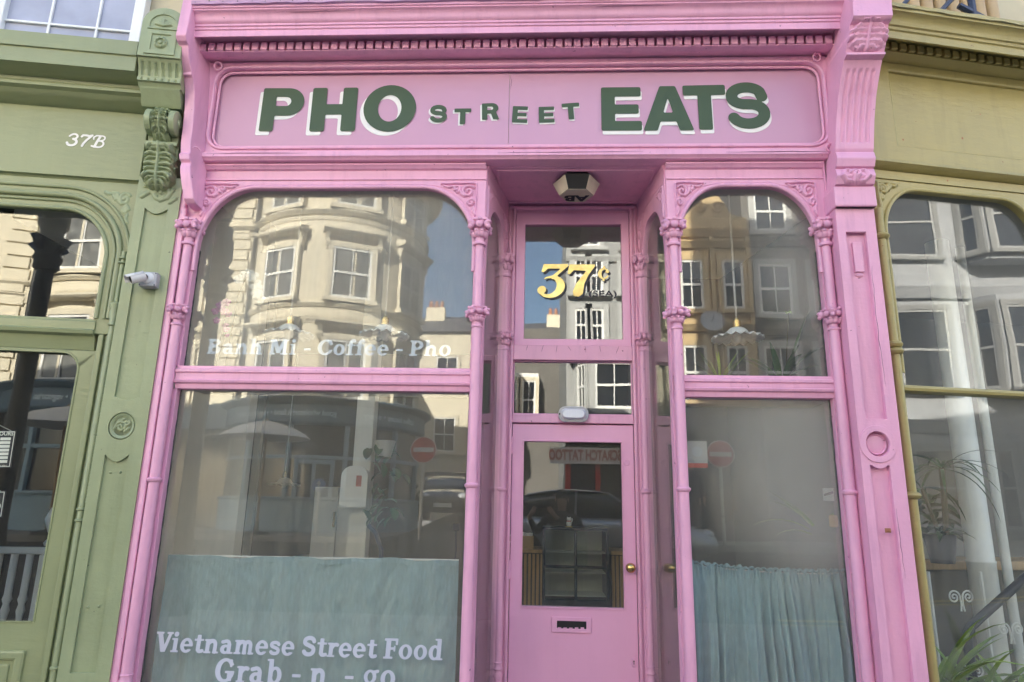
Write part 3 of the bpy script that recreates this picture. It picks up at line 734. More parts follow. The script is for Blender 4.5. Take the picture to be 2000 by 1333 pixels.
# bays
def bay(x0, x1, g0, g1, top, rx, rz, side):
    """side: -1 left bay, +1 right bay; g0..g1 the glazed width"""
    zr0, zr1 = (2.165, 2.300) if side < 0 else (2.152, 2.275)
    # bay head
    MB().prof_x([(.06, 3.617), (-.004, 3.617), (-.03, 3.612), (-.034, 3.600), (-.022, 3.592), (-.016, 3.582), (.0, 3.575), (.006, 3.522), (-.012, 3.518), (-.012, 3.508), (.06, 3.508)], x0, x1).build('bay_head', M['pink'], pink, smooth=30)
    arch = [(g0, 3.0), (g1, 3.0)] + rounded_loop(g0, g1, 2.9, top, rx, rz, (0, 0, 1, 1))[2:]
    # arched head plate, sides down to the rail
    loop = rounded_loop(g0, g1, zr1, top, rx, rz, (0, 0, 1, 1), 14)
    MB().plate(rect(x0, x1, zr1, 3.508), -.004, .05, [[(a, max(b, zr1 + .0005)) for a, b in loop]]).build('arched_frame', M['pink'], pink, bevel=.004)
    m_ = MB()
    path = [(a, b) for a, b in loop[2:]]
    path = [(g1, 2.9)] + path + [(g0, 2.9)]
    m_.tube([(a, -.005, b) for a, b in path], .014, 8); m_.tube([(a + (.022 if a > (g0 + g1) / 2 else -.022) * (1 if b < top - .01 else 0), .0, b + (.02 if b > top - rz else 0)) for a, b in path], .008, 6)
    m_.build('arch_bead', M['pink'], pink, smooth=60)
    for sg in (-1, 1):
        cx = g0 if sg < 0 else g1
        w_, h_ = (.26, .25) if side < 0 else (.20, .25)
        S = []
        ox = (cx - .022) if sg < 0 else (cx + .022)
        for k, p in enumerate(scroll_spandrel(1)):
            S.append(([(ox + (x * w_ if sg < 0 else -x * w_), 3.495 - h_ + z * h_) for x, z in p], .0085 if k not in (1, 2) else .0055, .016))
        lo, hi = (ox - .01, ox + w_) if sg < 0 else (ox - w_, ox + .01)
        relief(S, lo, hi, 3.495 - h_, 3.50, 66, 66, -.0042).build('spandrel_carving', M['pink'], pink, smooth=60)
    # rail between the two panes
    MB().prof_x([(.05, zr0), (.0, zr0), (-.004, zr0 + .028), (-.02, zr0 + .034), (-.024, zr0 + .046), (-.012, zr0 + .052), (-.012, zr1 - .045), (-.022, zr1 - .038), (-.022, zr1 - .022), (-.006, zr1 - .016), (-.004, zr1), (.05, zr1)], g0 - .012, g1 + .012).build('transom_rail', M['pink'], pink, smooth=30)
    # lower frame
    MB().plate(rect(x0, x1, .28, zr0), .004, .05, [rect(g0, g1, .42, zr0 - .002)]).build('lower_frame', M['pink'], pink, bevel=.004)
    MB().prof_x([(.1, .05), (-.03, .05), (-.03, .25), (-.06, .27), (-.06, .30), (.1, .32)], x0, x1).build('stall_riser', M['pink'], pink)
    up = pane('window_pane', M['glass'] if side < 0 else M['glass_hazy_top'], pink, [(a, b) for a, b in rounded_loop(g0 - .01, g1 + .01, zr1 - .01, top + .01, rx, rz, (0, 0, 1, 1), 14)], .052)
    lo = pane('window_pane', M['glass_low'] if side < 0 else M['glass_hazy'], pink, rect(g0 - .01, g1 + .01, .41, zr0 + .01), .052)
    # weathered putty line
    m_ = MB(); random.seed(5)
    for (xa, za, xb, zb) in ((g0 + .003, .42, g0 + .003, zr0), (g1 - .003, .42, g1 - .003, zr0), (g0, zr1 + .003, g1, zr1 + .003), (g0 + .003, zr1, g0 + .003, 3.05), (g1 - .003, zr1, g1 - .003, 3.05)):
        k = 40
        m_.tube([(xa + (xb - xa) * i / k + random.uniform(-.0015, .0015), .047, za + (zb - za) * i / k + random.uniform(-.0015, .0015)) for i in range(k + 1)], .0042, 5, taper=lambda t: .6 + .6 * random.random())
    m_.build('putty', M['putty'], pink)
    return up, lo
upL, loL = bay(-2.262, -.372, -2.172, -.432, 3.459, .34, .40, -1)
upR, loR = bay(.744, 1.70, .806, 1.636, 3.466, .285, .37, 1)

# slim columns in front of the frames
SH_HI = shaft_mesh('shaft', M['pink'], 2.66, 3.09, .0265); SH_MID = shaft_mesh('shaft', M['pink'], 1.64, 2.55, .030); SH_LO = shaft_mesh('shaft', M['pink'], .55, 1.64, .031)
def column(x, y, k=1.0, parent=pink):
    c = bpy.data.objects.new('column', SH_MID); c.location = (x, y, 0); c.scale = (k, k, 1); put(c, parent)
    inst(SH_HI, 'shaft', c); inst(SH_LO, 'shaft', c)
    inst(CAP, 'capital', c, (0, 0, 3.150), (0, 0, 0), (1.14, 1.14, 1.1)); inst(CAP, 'capital', c, (0, 0, 2.612), (0, 0, .4), (1.0, 1.0, .86))
    inst(RING, 'ring', c, (0, 0, 1.632)); inst(BASE, 'column_base', c, (0, 0, .52))
    return c
column(-2.215, -.022); column(-.398, -.022); column(.772, -.022); column(1.668, -.022)
# left edge strip and right reveal
MB().plate([(-2.305, 0), (-2.262, 0), (-2.262, 3.62), (-2.305, 3.62)], -.035, .06).build('edge_strip', M['pink'], pink, bevel=.006)
MB().box(-2.275, -2.245, -.05, -.03, .3, 3.3).build('edge_bead', M['pink'], pink, bevel=.006)

# narrow scrolled bracket at the left end
prof = [(.0, 3.30), (-.10, 3.305), (-.125, 3.325), (-.13, 3.36), (-.142, 3.42), (-.150, 3.48), (-.147, 3.53), (-.130, 3.565), (-.150, 3.58), (-.153, 3.615), (-.132, 3.635), (-.130, 3.70), (-.128, 3.82), (-.132, 3.95), (-.150, 4.06), (-.175, 4.12), (-.185, 4.135), (-.205, 4.14), (-.205, 4.16), (-.235, 4.19), (-.270, 4.25), (-.285, 4.295), (-.315, 4.305), (-.335, 4.33), (-.335, 4.40), (-.335, 4.60), (.0, 4.60)]
mb = MB().prof_x(prof, -.033, .033)
mb.v = [(x + float(np.interp(z, [3.3, 3.68, 4.2, 4.6], [-2.190, -2.262, -2.280, -2.262])), y, z) for x, y, z in mb.v]
mb.build('scroll_bracket', M['pink'], pink, smooth=30, bevel=.005)

# carved console and pilaster at the right end
Zc = [3.256, 3.39, 3.391, 3.44, 3.49, 3.50, 3.501, 3.55, 3.595, 3.60, 3.62, 3.8, 3.95, 4.08, 4.13, 4.131, 4.15, 4.155, 4.20, 4.26, 4.30, 4.305, 4.32, 4.40, 4.56, 4.62]
Yc = [.140, .140, .160, .182, .160, .150, .172, .186, .168, .156, .165, .182, .215, .272, .300, .338, .338, .322, .345, .372, .384, .418, .436, .428, .426, .30]
nz, nx = 190, 56
zz = np.linspace(3.258, 4.615, nz); xx = np.linspace(0, 1, nx)
yy = np.interp(zz, Zc, Yc)
XX, ZZ = np.meshgrid(xx * .222, zz)
H = stroke_height(XX, ZZ, acanthus(.111, 4.165, 4.30, .20, .030) + [(spiral(.05, 4.20, .01, .035, 0, 400), .010, .018), (spiral(.172, 4.20, .01, .035, 180, -220), .010, .018)] +
                  [([(.05, 3.475), (.035, 3.44), (.06, 3.41), (.085, 3.405)], .012, .016), ([(.172, 3.475), (.187, 3.44), (.162, 3.41), (.137, 3.405)], .012, .016), (spiral(.111, 3.455, .005, .03, 90, 520), .010, .018), ([(.06, 3.485), (.085, 3.478)], .01, .014), ([(.162, 3.485), (.137, 3.478)], .01, .014), ([(.111, 3.41), (.111, 3.43)], .018, .018)])
for k in range(5):
    cx = .0385 + k * .0362
    d = np.abs(XX - cx)
    e = np.clip(np.minimum(ZZ - (3.655), 4.085 - ZZ) / .012, 0, 1)
    H -= .013 * np.sqrt(np.clip(1 - (d / .0125) ** 2, 0, 1)) * e
mb = MB(); pts = []
for j in range(nz):
    sh = .09 * max(0, zz[j] - 3.4) / 1.1
    for i in range(nx):
        pts.append((1.70 + sh + xx[i] * .222, -(yy[j] + H[j, i]), zz[j]))
mb.grid(pts, nx, nz)
for i in (0, nx - 1):
    s0 = [pts[j * nx + i] for j in range(nz)]
    mb.grid([p for j in range(nz) for p in (s0[j], (s0[j][0], .05, s0[j][2]))], 2, nz)
mb.grid([p for i in range(nx) for p in (pts[i], (pts[i][0], .05, pts[i][2]))], 2, nx)
mb.build('fluted_console', M['pink'], pink, smooth=35, weld=True)
hole1 = rect(1.748, 1.862, 2.02, 3.115)
hole2 = [(1.745, .55), (1.848, .55), (1.848, 1.772)] + arc(1.7965, 1.80, .0515, .045, -20, -160, 8)[1:-1] + [(1.745, 1.772)]
ron = [(1.7965 + .062 * math.cos(2 * PI * i / 28), 1.885 + .067 * math.sin(2 * PI * i / 28)) for i in range(28)]
pil = MB().plate([(1.70, .02), (1.922, .02), (1.922, 3.2575), (1.70, 3.2575)], -.12, .06, [hole1, hole2, ron]).build('pilaster', M['pink'], pink, bevel=.006)
MB().plate(rect(1.71, 1.912, .1, 3.2), -.090, -.07).build('pilaster_panel', M['pink'], pil)
MB().lathe([(.0, .006), (.040, .008), (.048, .004), (.054, .016), (.060, .002), (.061, 0)], n=28, M=Matrix.Translation((1.7965, -.091, 1.885)) @ Matrix.Rotation(R(90), 4, 'X')).build('roundel', M['pink'], pil, smooth=40)
mb = MB(); mb.plate([(1.785, 2.87), (1.838, 2.87), (1.838, 3.05), (1.785, 3.05)], -.106, -.088); mb.ball((1.8115, -.092, 2.855), (.026, .010, .014)); mb.build('panel_drop', M['pink'], pil, bevel=.004)
c0 = [(1.7965 + .096 * math.cos(2 * PI * i / 36), 1.885 + .100 * math.sin(2 * PI * i / 36)) for i in range(36)]
MB().plate(c0, -.127, -.1195, [[(1.7965 + .063 * math.cos(2 * PI * i / 36), 1.885 + .068 * math.sin(2 * PI * i / 36)) for i in range(36)]]).build('roundel_collar', M['pink'], pil, bevel=.003)
MB().tube([(1.748, -.115, 3.115), (1.862, -.115, 3.115)], .009, 6).build('panel_bead', M['pink'], pil)
mb = MB(); mb.box(1.785, 1.815, -.1265, -.119, 1.425, 1.448); mb.box(1.790, 1.797, -.135, -.12, 1.432, 1.44); mb.box(1.802, 1.811, -.133, -.12, 1.430, 1.438); mb.build('broken_bracket', M['terracotta'], pil, bevel=.002)
MB().box(1.69, 1.93, -.152, .05, 3.258, 3.385).build('pilaster_block', M['pink'], pink, bevel=.008)
MB().prof_x([(.06, 0), (-.03, 0), (-.03, 3.62), (.06, 3.62)], 1.699, 1.703).build('reveal_board', M['pink'], pink)

M['crack'] = mat('dark_pink_crack', (0.20, 0.07, 0.13), 0.8, var=0.2)
rnd = random.Random(21)
def crack(pts, r=.0016, jit=.003, par=None, k=9):
    P = []
    for a, b in zip(pts[:-1], pts[1:]):
        for i in range(k):
            t = i / k; P.append((a[0] + (b[0] - a[0]) * t + rnd.uniform(-jit, jit), a[1] + (b[1] - a[1]) * t, a[2] + (b[2] - a[2]) * t + rnd.uniform(-jit, jit)))
    P.append(pts[-1])
    MB().tube(P, r, 4, taper=lambda t: .3 + .9 * math.sin(PI * min(1, max(0, t))) * rnd.uniform(.5, 1.2)).build('crack', M['crack'], par or pink)
crack([(1.838, -.0455, 4.32), (1.842, -.0455, 4.05), (1.836, -.0455, 3.80)], .0024)
crack([(-2.19, -.334, 4.557), (-1.6, -.336, 4.553)], .0022, .002); crack([(-.9, -.336, 4.553), (.1, -.336, 4.555)], .002, .002); crack([(.9, -.336, 4.555), (1.78, -.336, 4.553)], .0026, .002)
crack([(-1.7, -.300, 4.515), (-1.2, -.302, 4.517)], .0016, .002); crack([(.3, -.306, 4.52), (.75, -.306, 4.518)], .0016, .002)
crack([(-2.15, -.0755, 3.662), (-1.5, -.0755, 3.66)], .0018, .0015); crack([(-.3, -.0755, 3.655), (.6, -.0755, 3.66)], .0018, .0015); crack([(1.1, -.0755, 3.652), (1.8, -.0755, 3.656)], .002, .0015)
crack([(-2.2, -.0455, 4.305), (-1.2, -.0455, 4.307)], .0014, .001); crack([(.2, -.0455, 4.306), (1.5, -.0455, 4.304)], .0014, .001)
crack([(-.2365, -.0005, 4.26), (-.225, -.0005, 4.21), (-.232, -.0005, 4.15)], .0009, .002)
crack([(1.872, -.1205, 2.9), (1.865, -.1205, 2.5), (1.876, -.1205, 2.2)], .0013, .003); crack([(1.855, -.1205, 1.55), (1.862, -.1205, 1.2)], .0012, .003)
crack([(-2.303, -.036, 2.2), (-2.304, -.036, 1.6), (-2.302, -.036, 1.0)], .0028, .002, k=16); crack([(-2.303, -.036, 3.0), (-2.304, -.036, 2.6)], .0024, .002)
for k in range(7): crack([(-.12 + k * .1 + rnd.uniform(-.03, .03), .5695, 2.583), (-.12 + k * .1, .5695, 2.583 - rnd.uniform(.02, .06))], .0012, .001, k=4)
for x, z in ((.27, 2.560), (.52, 2.552), (-.21, 3.70)): crack([(x, .5692 if z < 3 else -.0757, z), (x + .008, .5692 if z < 3 else -.0757, z - .006)], .004, .001, k=3)
# ------------------------------------------------------------------ doorway recess of the pink front
def splay(xa, ya, xb, yb, flip):
    """glazed side wall of the recess between the front post (xa, ya) and the back post (xb, yb)"""
    d = Vector((xb - xa, yb - ya, 0)); Ln = d.length; ang = math.atan2(d.y, d.x)
    h = bpy.data.objects.new('return_window', None); h.location = (xa, ya, 0); h.rotation_euler = (0, 0, ang); put(h, pink)
    o = MB().plate(rect(0, Ln, .25, 3.508), -.02, .02, [rounded_loop(.045, Ln - .045, .45, 3.40, .2, .42, (0, 0, 1, 1), 12)]).build('return_frame', M['pink'], h, bevel=.004)
    sg = 1 if flip else -1
    S = []
    for k, p in enumerate(scroll_spandrel(1)):
        for m_ in (0, 1):
            S.append(([((.012 + x * .15) if m_ == 0 else (Ln - .012 - x * .15), 3.26 + z * .235) for x, z in p], .008, .010))
    rl = relief(S, 0, Ln, 3.24, 3.505, 110, 50, -.0205)
    if flip: rl.xform(Matrix(((1, 0, 0, 0), (0, -1, 0, 0), (0, 0, 1, 0), (0, 0, 0, 1))))
    rl.build('spandrel_carving', M['pink'], h, smooth=60)
    MB().plate(rounded_loop(.04, Ln - .04, .44, 3.41, .2, .42, (0, 0, 1, 1), 12), -.003, .003).build('window_pane', M['glass_clean'], h)
    MB().prof_x([(-.03, 3.617), (-.03, 3.60), (-.02, 3.58), (-.02, 3.508), (.02, 3.508), (.02, 3.58), (.03, 3.60), (.03, 3.617)], 0, Ln).build('return_head', M['pink'], h, smooth=30)
    return h
splay(-.386, .02, -.282, .585, False)
splay(.757, .02, .668, .585, True)
column(-.262, .555, .8); column(.652, .555, .8)
MB().box(-.385, .757, .0305, .60, 3.6145, 3.655).build('recess_soffit', M['pink'], pink)
mb = MB()
for (x0, x1, y0, y1) in ((-.30, .68, .06, .075), (-.30, .68, .52, .535)):
    mb.box(x0, x1, y0, y1, 3.603, 3.6155)
mb.box(-.315, -.3, .06, .535, 3.603, 3.6155); mb.box(.68, .695, .06, .535, 3.603, 3.6155)
mb.build('soffit_moulding', M['pink'], pink, bevel=.004)
# back wall of the recess: posts, head, rails
mb = MB()
mb.box(-.295, -.222, .58, .68, .14, 3.6175); mb.box(.604, .682, .58, .68, .14, 3.6175)
mb.box(-.222, .604, .60, .68, 3.555, 3.6175)
mb.build('door_posts', M['pink'], pink, bevel=.006)
mb = MB()
for x0, x1 in ((-.252, -.236), (.618, .634), (-.226, -.206), (.588, .608)):
    mb.box(x0, x1, .562, .60, .14, 3.575)
mb.box(-.252, .634, .562, .60, 3.575, 3.60)
mb.build('architrave', M['pink'], pink, bevel=.006)
MB().box(-.206, .588, .575, .66, 2.062, 2.118).build('transom_bar', M['pink'], pink, bevel=.005)
MB().box(-.206, .588, .57, .66, 2.482, 2.585).build('transom_bar', M['pink'], pink, bevel=.005)
fan = MB().plate(rect(-.205, .587, 2.585, 3.556), .59, .64, [rect(-.138, .532, 2.634, 3.467)]).build('fanlight_frame', M['pink_door'], pink, bevel=.006)
MB().plate(rect(-.205, .587, 2.119, 2.482), .595, .64, [rect(-.198, .58, 2.126, 2.474)]).build('transom_frame', M['pink_door'], pink, bevel=.003)
tp = pane('transom_pane', M['glass_clean'], pink, rect(-.199, .581, 2.125, 2.475), .612)
fp = pane('fanlight_pane', M['glass_clean'], fan, rect(-.139, .533, 2.633, 3.468), .615)
# gilded number on the fanlight
def num_layer(mtl, dx, dz, y, nm):
    m_ = MB()
    to = lambda a, b: (a, y, b)
    glyph_mesh(m_, FANCY['3'][0], tform(-.062 + dx, 2.94 + dz, .238, 0, .13, 1.0), .0055, to)
    glyph_mesh(m_, FANCY['7'][0], tform(.135 + dx, 2.94 + dz, .236, 0, .10, .92), .0055, to)
    glyph_mesh(m_, FANCY['c'][0], tform(.362 + dx, 3.065 + dz, .098, 0, .05, 1.0), .004, to)
    m_.build(nm, mtl, fan)
num_layer(M['ink'], .013, -.014, .6125, 'lettering_shade')
num_layer(M['gold'], 0, 0, .6105, 'lettering')
plain_text('lettering', '(SEA)', .074, M['ink'], fan, fn=lambda x, y: (.402 + x, .6125, 2.962 + y * .8), bold=.0012, sx=1.18)
# the door
door = MB().plate(rect(-.203, .585, .17, 2.055), .592, .64, [rect(-.128, .507, .928, 1.942)]).build('door', M['pink_door'], pink, bevel=.004)
pane('door_glass', M['glass_clean'], door, rect(-.129, .508, .927, 1.943), .612)
mb = MB()
for (x0, x1, z0, z1) in ((-.136, -.126, .92, 1.95), (.505, .515, .92, 1.95), (-.136, .515, .918, .928), (-.136, .515, 1.941, 1.951)):
    mb.box(x0, x1, .586, .60, z0, z1)
mb.build('glazing_bead', M['pink_door'], door, bevel=.002)
mb = MB().plate(rect(.058, .304, .782, .872), .582, .594, [rect(.092, .272, .805, .848)])
mb.build('letter_plate', M['pink_door'], door, bevel=.004)
mb = MB(); mb.box(.0921, .2719, .588, .5915, .8051, .8479)  # black box stands in for the dark inside of the open slot
mb.build('letter_slot_dark', M['black'], door)
mb = MB()
for k in range(5): mb.box(.097 + k * .035, .118 + k * .035, .5855, .5878, .806, .811 + random.uniform(-.003, .004))
mb.build('letter_brush', M['pink_door'], door)
KX = Matrix.Rotation(R(90), 4, 'X')
MB().lathe([(.0, .066), (.016, .064), (.026, .055), (.030, .044), (.027, .032), (.016, .022), (.010, .014), (.010, .006), (.024, .004), (.026, 0)], n=20, M=Matrix.Translation((.545, .592, 1.17)) @ KX).build('door_knob', M['brass'], door, smooth=50)
mb = MB(); mb.lathe([(.0, .006), (.014, .006), (.017, .002), (.017, 0)], n=16, M=Matrix.Translation((.556, .592, .625)) @ KX @ Matrix.Diagonal((1, 1.7, 1, 1))); mb.build('keyhole_cover', M['pink_door'], door, smooth=40)
mb = MB(); mb.lathe([(0, .0015), (.0045, .0015), (.0045, 0)], n=10, M=Matrix.Translation((.556, .585, .632)) @ KX); mb.box(.5538, .5582, .584, .5856, .614, .632); mb.build('keyhole', M['black'], door)
MB().lathe([(.0, .005), (.017, .005), (.020, .001), (.020, 0)], n=18, M=Matrix.Translation((.538, .592, 1.815)) @ KX).build('lock_cover', M['pink_door'], door, smooth=40)
HNG = MB(); HNG.tube([(0, 0, -.055), (0, 0, .055)], .009, 8); HNG.box(.004, .03, .002, .009, -.05, .05)
for k in (-1, 0, 1): HNG.lathe([(.0095, k * .036 - .002), (.0095, k * .036 + .002)], n=8)
HNGm = HNG.mesh('hinge', M['pink_door'], smooth=40)
for z in (1.915, 1.14): inst(HNGm, 'hinge', door, (-.207, .585, z))
MB().box(-.23, .62, .45, .70, .0, .165).build('doorstep', M['kerb'], pink, bevel=.01)
MB().prof_x([(.60, .166), (.60, .172), (.66, .172), (.66, .166)], -.2, .58).build('threshold', M['brass'], pink)

# lettering on the shop windows (films stuck inside the glass)
yv = .0595
draw_text(SLAB, 'Banh Mi - Coffee - Pho', lambda a, b: (a, yv, b), .0034, .094, -2.05, 2.388, .04, .035, width=1.50).build('lettering', M['vinyl_blue'], upL)
draw_text(SLAB, 'Vietnamese Street Food', lambda a, b: (a, .050, b), .0036, .102, -2.125, .712, .05, .03, width=1.60).build('lettering', M['vinyl'], loL)
draw_text(SLAB, 'Grab - n  - go', lambda a, b: (a, .050, b), .004, .118, -1.77, .570, .02, .06, width=1.00).build('lettering', M['vinyl'], loL)

# lantern under the recess soffit, bulkhead lamp over the door
lan = thing('ceiling_lantern', 'six-sided black and cream ceiling lantern lettered AB in the pink doorway soffit', 'lantern', (.203, .21, 3.618))
def frustum(m_, r0, r1, z0, z1, n=6, a=0, ks=None):
    for k in range(n):
        if ks is not None and k not in ks: continue
        t0, t1 = a + 2 * PI * k / n, a + 2 * PI * (k + 1) / n
        m_.add([(r0 * math.cos(t0), r0 * math.sin(t0), z0), (r0 * math.cos(t1), r0 * math.sin(t1), z0), (r1 * math.cos(t1), r1 * math.sin(t1), z1), (r1 * math.cos(t0), r1 * math.sin(t0), z1)], [(0, 1, 2, 3)])
m_ = MB(); frustum(m_, .150, .108, -.030, -.112, ks=(0, 2, 3, 5)); o = m_.build('lantern_pane', M['lantern_glass'], lan); s_ = o.modifiers.new('t', 'SOLIDIFY'); s_.thickness = .004
m_ = MB(); frustum(m_, .150, .108, -.030, -.112, ks=(1, 4)); frustum(m_, .13, .150, -.004, -.030); o = m_.build('lantern_band', M['black'], lan); s_ = o.modifiers.new('t', 'SOLIDIFY'); s_.thickness = .004
m_ = MB(); m_.add([(.108 * math.cos(k * PI / 3), .108 * math.sin(k * PI / 3), -.112) for k in range(6)], [tuple(range(6))]); o = m_.build('lantern_base', M['lantern_glass'], lan); s_ = o.modifiers.new('t', 'SOLIDIFY'); s_.thickness = .004
m_ = MB()
for k in range(6):
    t = k * PI / 3
    m_.tube([(.150 * math.cos(t), .150 * math.sin(t), -.030), (.108 * math.cos(t), .108 * math.sin(t), -.112)], .0035, 5)
    t2 = t + PI / 3
    m_.tube([(.150 * math.cos(t), .150 * math.sin(t), -.030), (.150 * math.cos(t2), .150 * math.sin(t2), -.030)], .0035, 5)
    m_.tube([(.108 * math.cos(t), .108 * math.sin(t), -.112), (.108 * math.cos(t2), .108 * math.sin(t2), -.112)], .003, 5)
m_.build('lantern_frame', M['black'], lan)
MB().lathe([(.05, -.014), (.06, -.006), (.06, 0)], n=16).build('ceiling_rose', M['black'], lan)
plain_text('lettering', 'AB', .085, M['ink'], lan, fn=lambda x, y: (-x, y * 1.35 + .03, -.1175), bold=.004, sx=1.45)
blk = thing('bulkhead_lamp', 'oval grey bulkhead lamp with ribbed diffuser on the bar above the pink door', 'lamp', (.195, .575, 2.117))
MB().plate(rounded_loop(-.098, .098, -.05, .05, .045, .045, (1, 1, 1, 1), 8), -.03, 0).build('lamp_base', M['grey_plastic'], blk, bevel=.006)
m_ = MB(); l0 = rounded_loop(-.084, .084, -.037, .037, .036, .036, (1, 1, 1, 1), 8); l1 = rounded_loop(-.07, .07, -.026, .026, .026, .026, (1, 1, 1, 1), 8); k = len(l0)
m_.add([(a, -.03, b) for a, b in l0] + [(a, -.056, b) for a, b in l1], [(i, (i + 1) % k, (i + 1) % k + k, i + k) for i in range(k)] + [tuple(range(k, 2 * k))])
dif = m_.build('diffuser', M['diffuser'], blk, smooth=50)
RIB = MB().box(-.0022, .0022, -.0595, -.05, -.022, .022).mesh('rib', M['diffuser'])
for k in range(9): inst(RIB, 'rib', dif, (-.056 + k * .014, 0, 0))
MB().lathe([(0, .007), (.006, .006), (.006, 0)], n=8, M=Matrix.Translation((-.09, -.03, 0)) @ KX).build('screw', M['black'], blk)

# ------------------------------------------------------------------ the green shopfront on the left (turned with the curve of the street)
LA = R(9.5)
green = thing('green_shopfront', 'sage green Victorian shopfront numbered 37B, left of the pink one', 'shopfront', (-2.33, 0, 0), LA)
def G(name, m_, mtl='green_smooth', parent=None, **k): return m_.build(name, M[mtl], parent or green, **k)
U0, U1 = -3.6, -.236
G('cornice', MB().prof_x([(.05, 4.08), (-.17, 4.08), (-.23, 4.108), (-.25, 4.108), (-.25, 4.208), (-.262, 4.212), (-.262, 4.31), (-.03, 4.36), (.05, 4.36)], U0, U1 - .04), smooth=30)
G('cornice_moulding', MB().prof_x([(.02, 4.08), (-.135, 4.08), (-.13, 4.06), (-.135, 4.045), (-.15, 4.038), (-.15, 4.018), (-.12, 4.008), (-.105, 3.99), (-.085, 3.98), (-.05, 3.968), (-.03, 3.955), (.02, 3.95)], U0, U1), smooth=30)
fp_ = G('fascia_panel', MB().box(U0, -.25, -.012, .04, 3.494, 3.962), 'green_smooth', bevel=.004)
G('fascia_ledge', MB().prof_x([(.05, 3.462), (-.0, 3.462), (-.01, 3.474), (-.03, 3.478), (-.03, 3.4935), (.05, 3.4935)], U0, -.245), smooth=30)
draw_text(SCRIPT, '37B', lambda a, b: (a, -.0155, b), .0032, .085, -.724, 3.690, .16, .02, width=.235).build('lettering', M['letter_white'], fp_)
# upper window
hl = rounded_loop(-2.1, -.365, 2.565, 3.262, .29, .32, (0, 0, 1, 1), 14)
G('window_frame', MB().plate(rect(U0, -.235, 2.475, 3.4615), -.01, .05, [hl]), bevel=.005)
m_ = MB()
for off, rr, y in ((.0, .014, -.012), (.045, .010, -.012), (.075, .018, -.016), (.125, .012, -.012)):
    l = rounded_loop(-2.1 - off, -.365 + off, 2.4 , 3.262 + off * 1.15, .29 + off, .32 + off, (0, 0, 1, 1), 14)[1:]
    l = [p for p in l if p[1] > 2.56 or p[0] < -1]
    l[0] = (-.365 + off, 2.57 if off < .1 else 2.95)
    m_.tube([(a, y, b) for a, b in l], rr, 8)
G('window_moulding', m_, smooth=60)
pane('window_pane', M['glass_left'], green, rounded_loop(-2.11, -.355, 2.555, 3.272, .29, .32, (0, 0, 1, 1), 14), .04)
G('window_rail', MB().prof_x([(.06, 2.38), (.02, 2.38), (.0, 2.46), (-.03, 2.47), (-.035, 2.49), (-.02, 2.50), (-.02, 2.545), (-.005, 2.56), (.06, 2.565)], U0, -.36), smooth=30)
S = []
for p in scroll_spandrel(1)[:1] + scroll_spandrel(1)[3:]:
    S.append(([(-.262 - x * .20, 3.17 + z * .25) for x, z in p], .010, .006))
G('spandrel_carving', relief(S, -.48, -.25, 3.15, 3.45, 50, 60, -.0105), 'green', smooth=60)
# door below
dl = rounded_loop(-1.15, -.43, .862, 2.362, .10, .11, (0, 0, 1, 1), 10)
gd = G('door', MB().plate(rect(-1.28, -.335, .15, 2.379), .02, .07, [dl]), bevel=.005)
MB().plate(rounded_loop(-1.16, -.42, .852, 2.372, .10, .11, (0, 0, 1, 1), 10), .045, .051).build('door_glass', M['glass_left'], gd)
m_ = MB(); m_.tube([(a, .022, b) for a, b in dl], .008, 6, True); m_.build('glazing_bead', M['green_smooth'], gd, smooth=60)
m_ = MB().plate(rect(-1.17, -.44, .25, .72), .004, .03, [rect(-1.12, -.49, .3, .672)]); m_.build('panel_moulding', M['green_smooth'], gd, bevel=.012)
MB().plate(rect(-1.10, -.51, .32, .652), .010, .03).build('door_panel', M['green_smooth'], gd, bevel=.01)
m_ = MB(); m_.box(-.336, -.305, -.012, .07, .1, 2.474); m_.box(-.305, -.285, .006, .07, .1, 2.474); m_.box(-.285, -.252, -.02, .07, .1, 2.474)
G('door_frame', m_, bevel=.006)
G('door_frame', MB().box(-2.6, -1.282, .0, .07, .1, 2.379), bevel=.006)
# colonette beside the pilaster with its rings
cl = G('column', MB().lathe([(.017, .3), (.017, 2.56), (.013, 2.58), (.013, 2.96), (.016, 3.0)], -.262, -.02, 12), 'green', smooth=50)
for z in (2.955, 2.925): MB().lathe([(.014, -.008), (.026, -.003), (.026, .003), (.014, .008)], -.262, -.02, 12, M=Matrix.Translation((0, 0, z))).build('ring', M['green'], cl, smooth=50)
MB().lathe([(.016, 2.52), (.026, 2.53), (.020, 2.55), (.028, 2.60), (.022, 2.63), (.03, 2.65), (.03, 2.665), (.016, 2.675)], -.262, -.02, 12).build('ring', M['green'], cl, smooth=50)
for z in (1.46, 1.40, .64): MB().lathe([(.016, -.01), (.028, -.004), (.028, .004), (.016, .01)], -.262, -.02, 12, M=Matrix.Translation((0, 0, z))).build('ring', M['green'], cl, smooth=50)
BD = MB().ball((0, 0, 0), .007, None, 6, 5).mesh('bead', M['green'], smooth=60)
for k in range(64): inst(BD, 'bead', cl, (-.243, -.028, 1.50 + k * .0165))
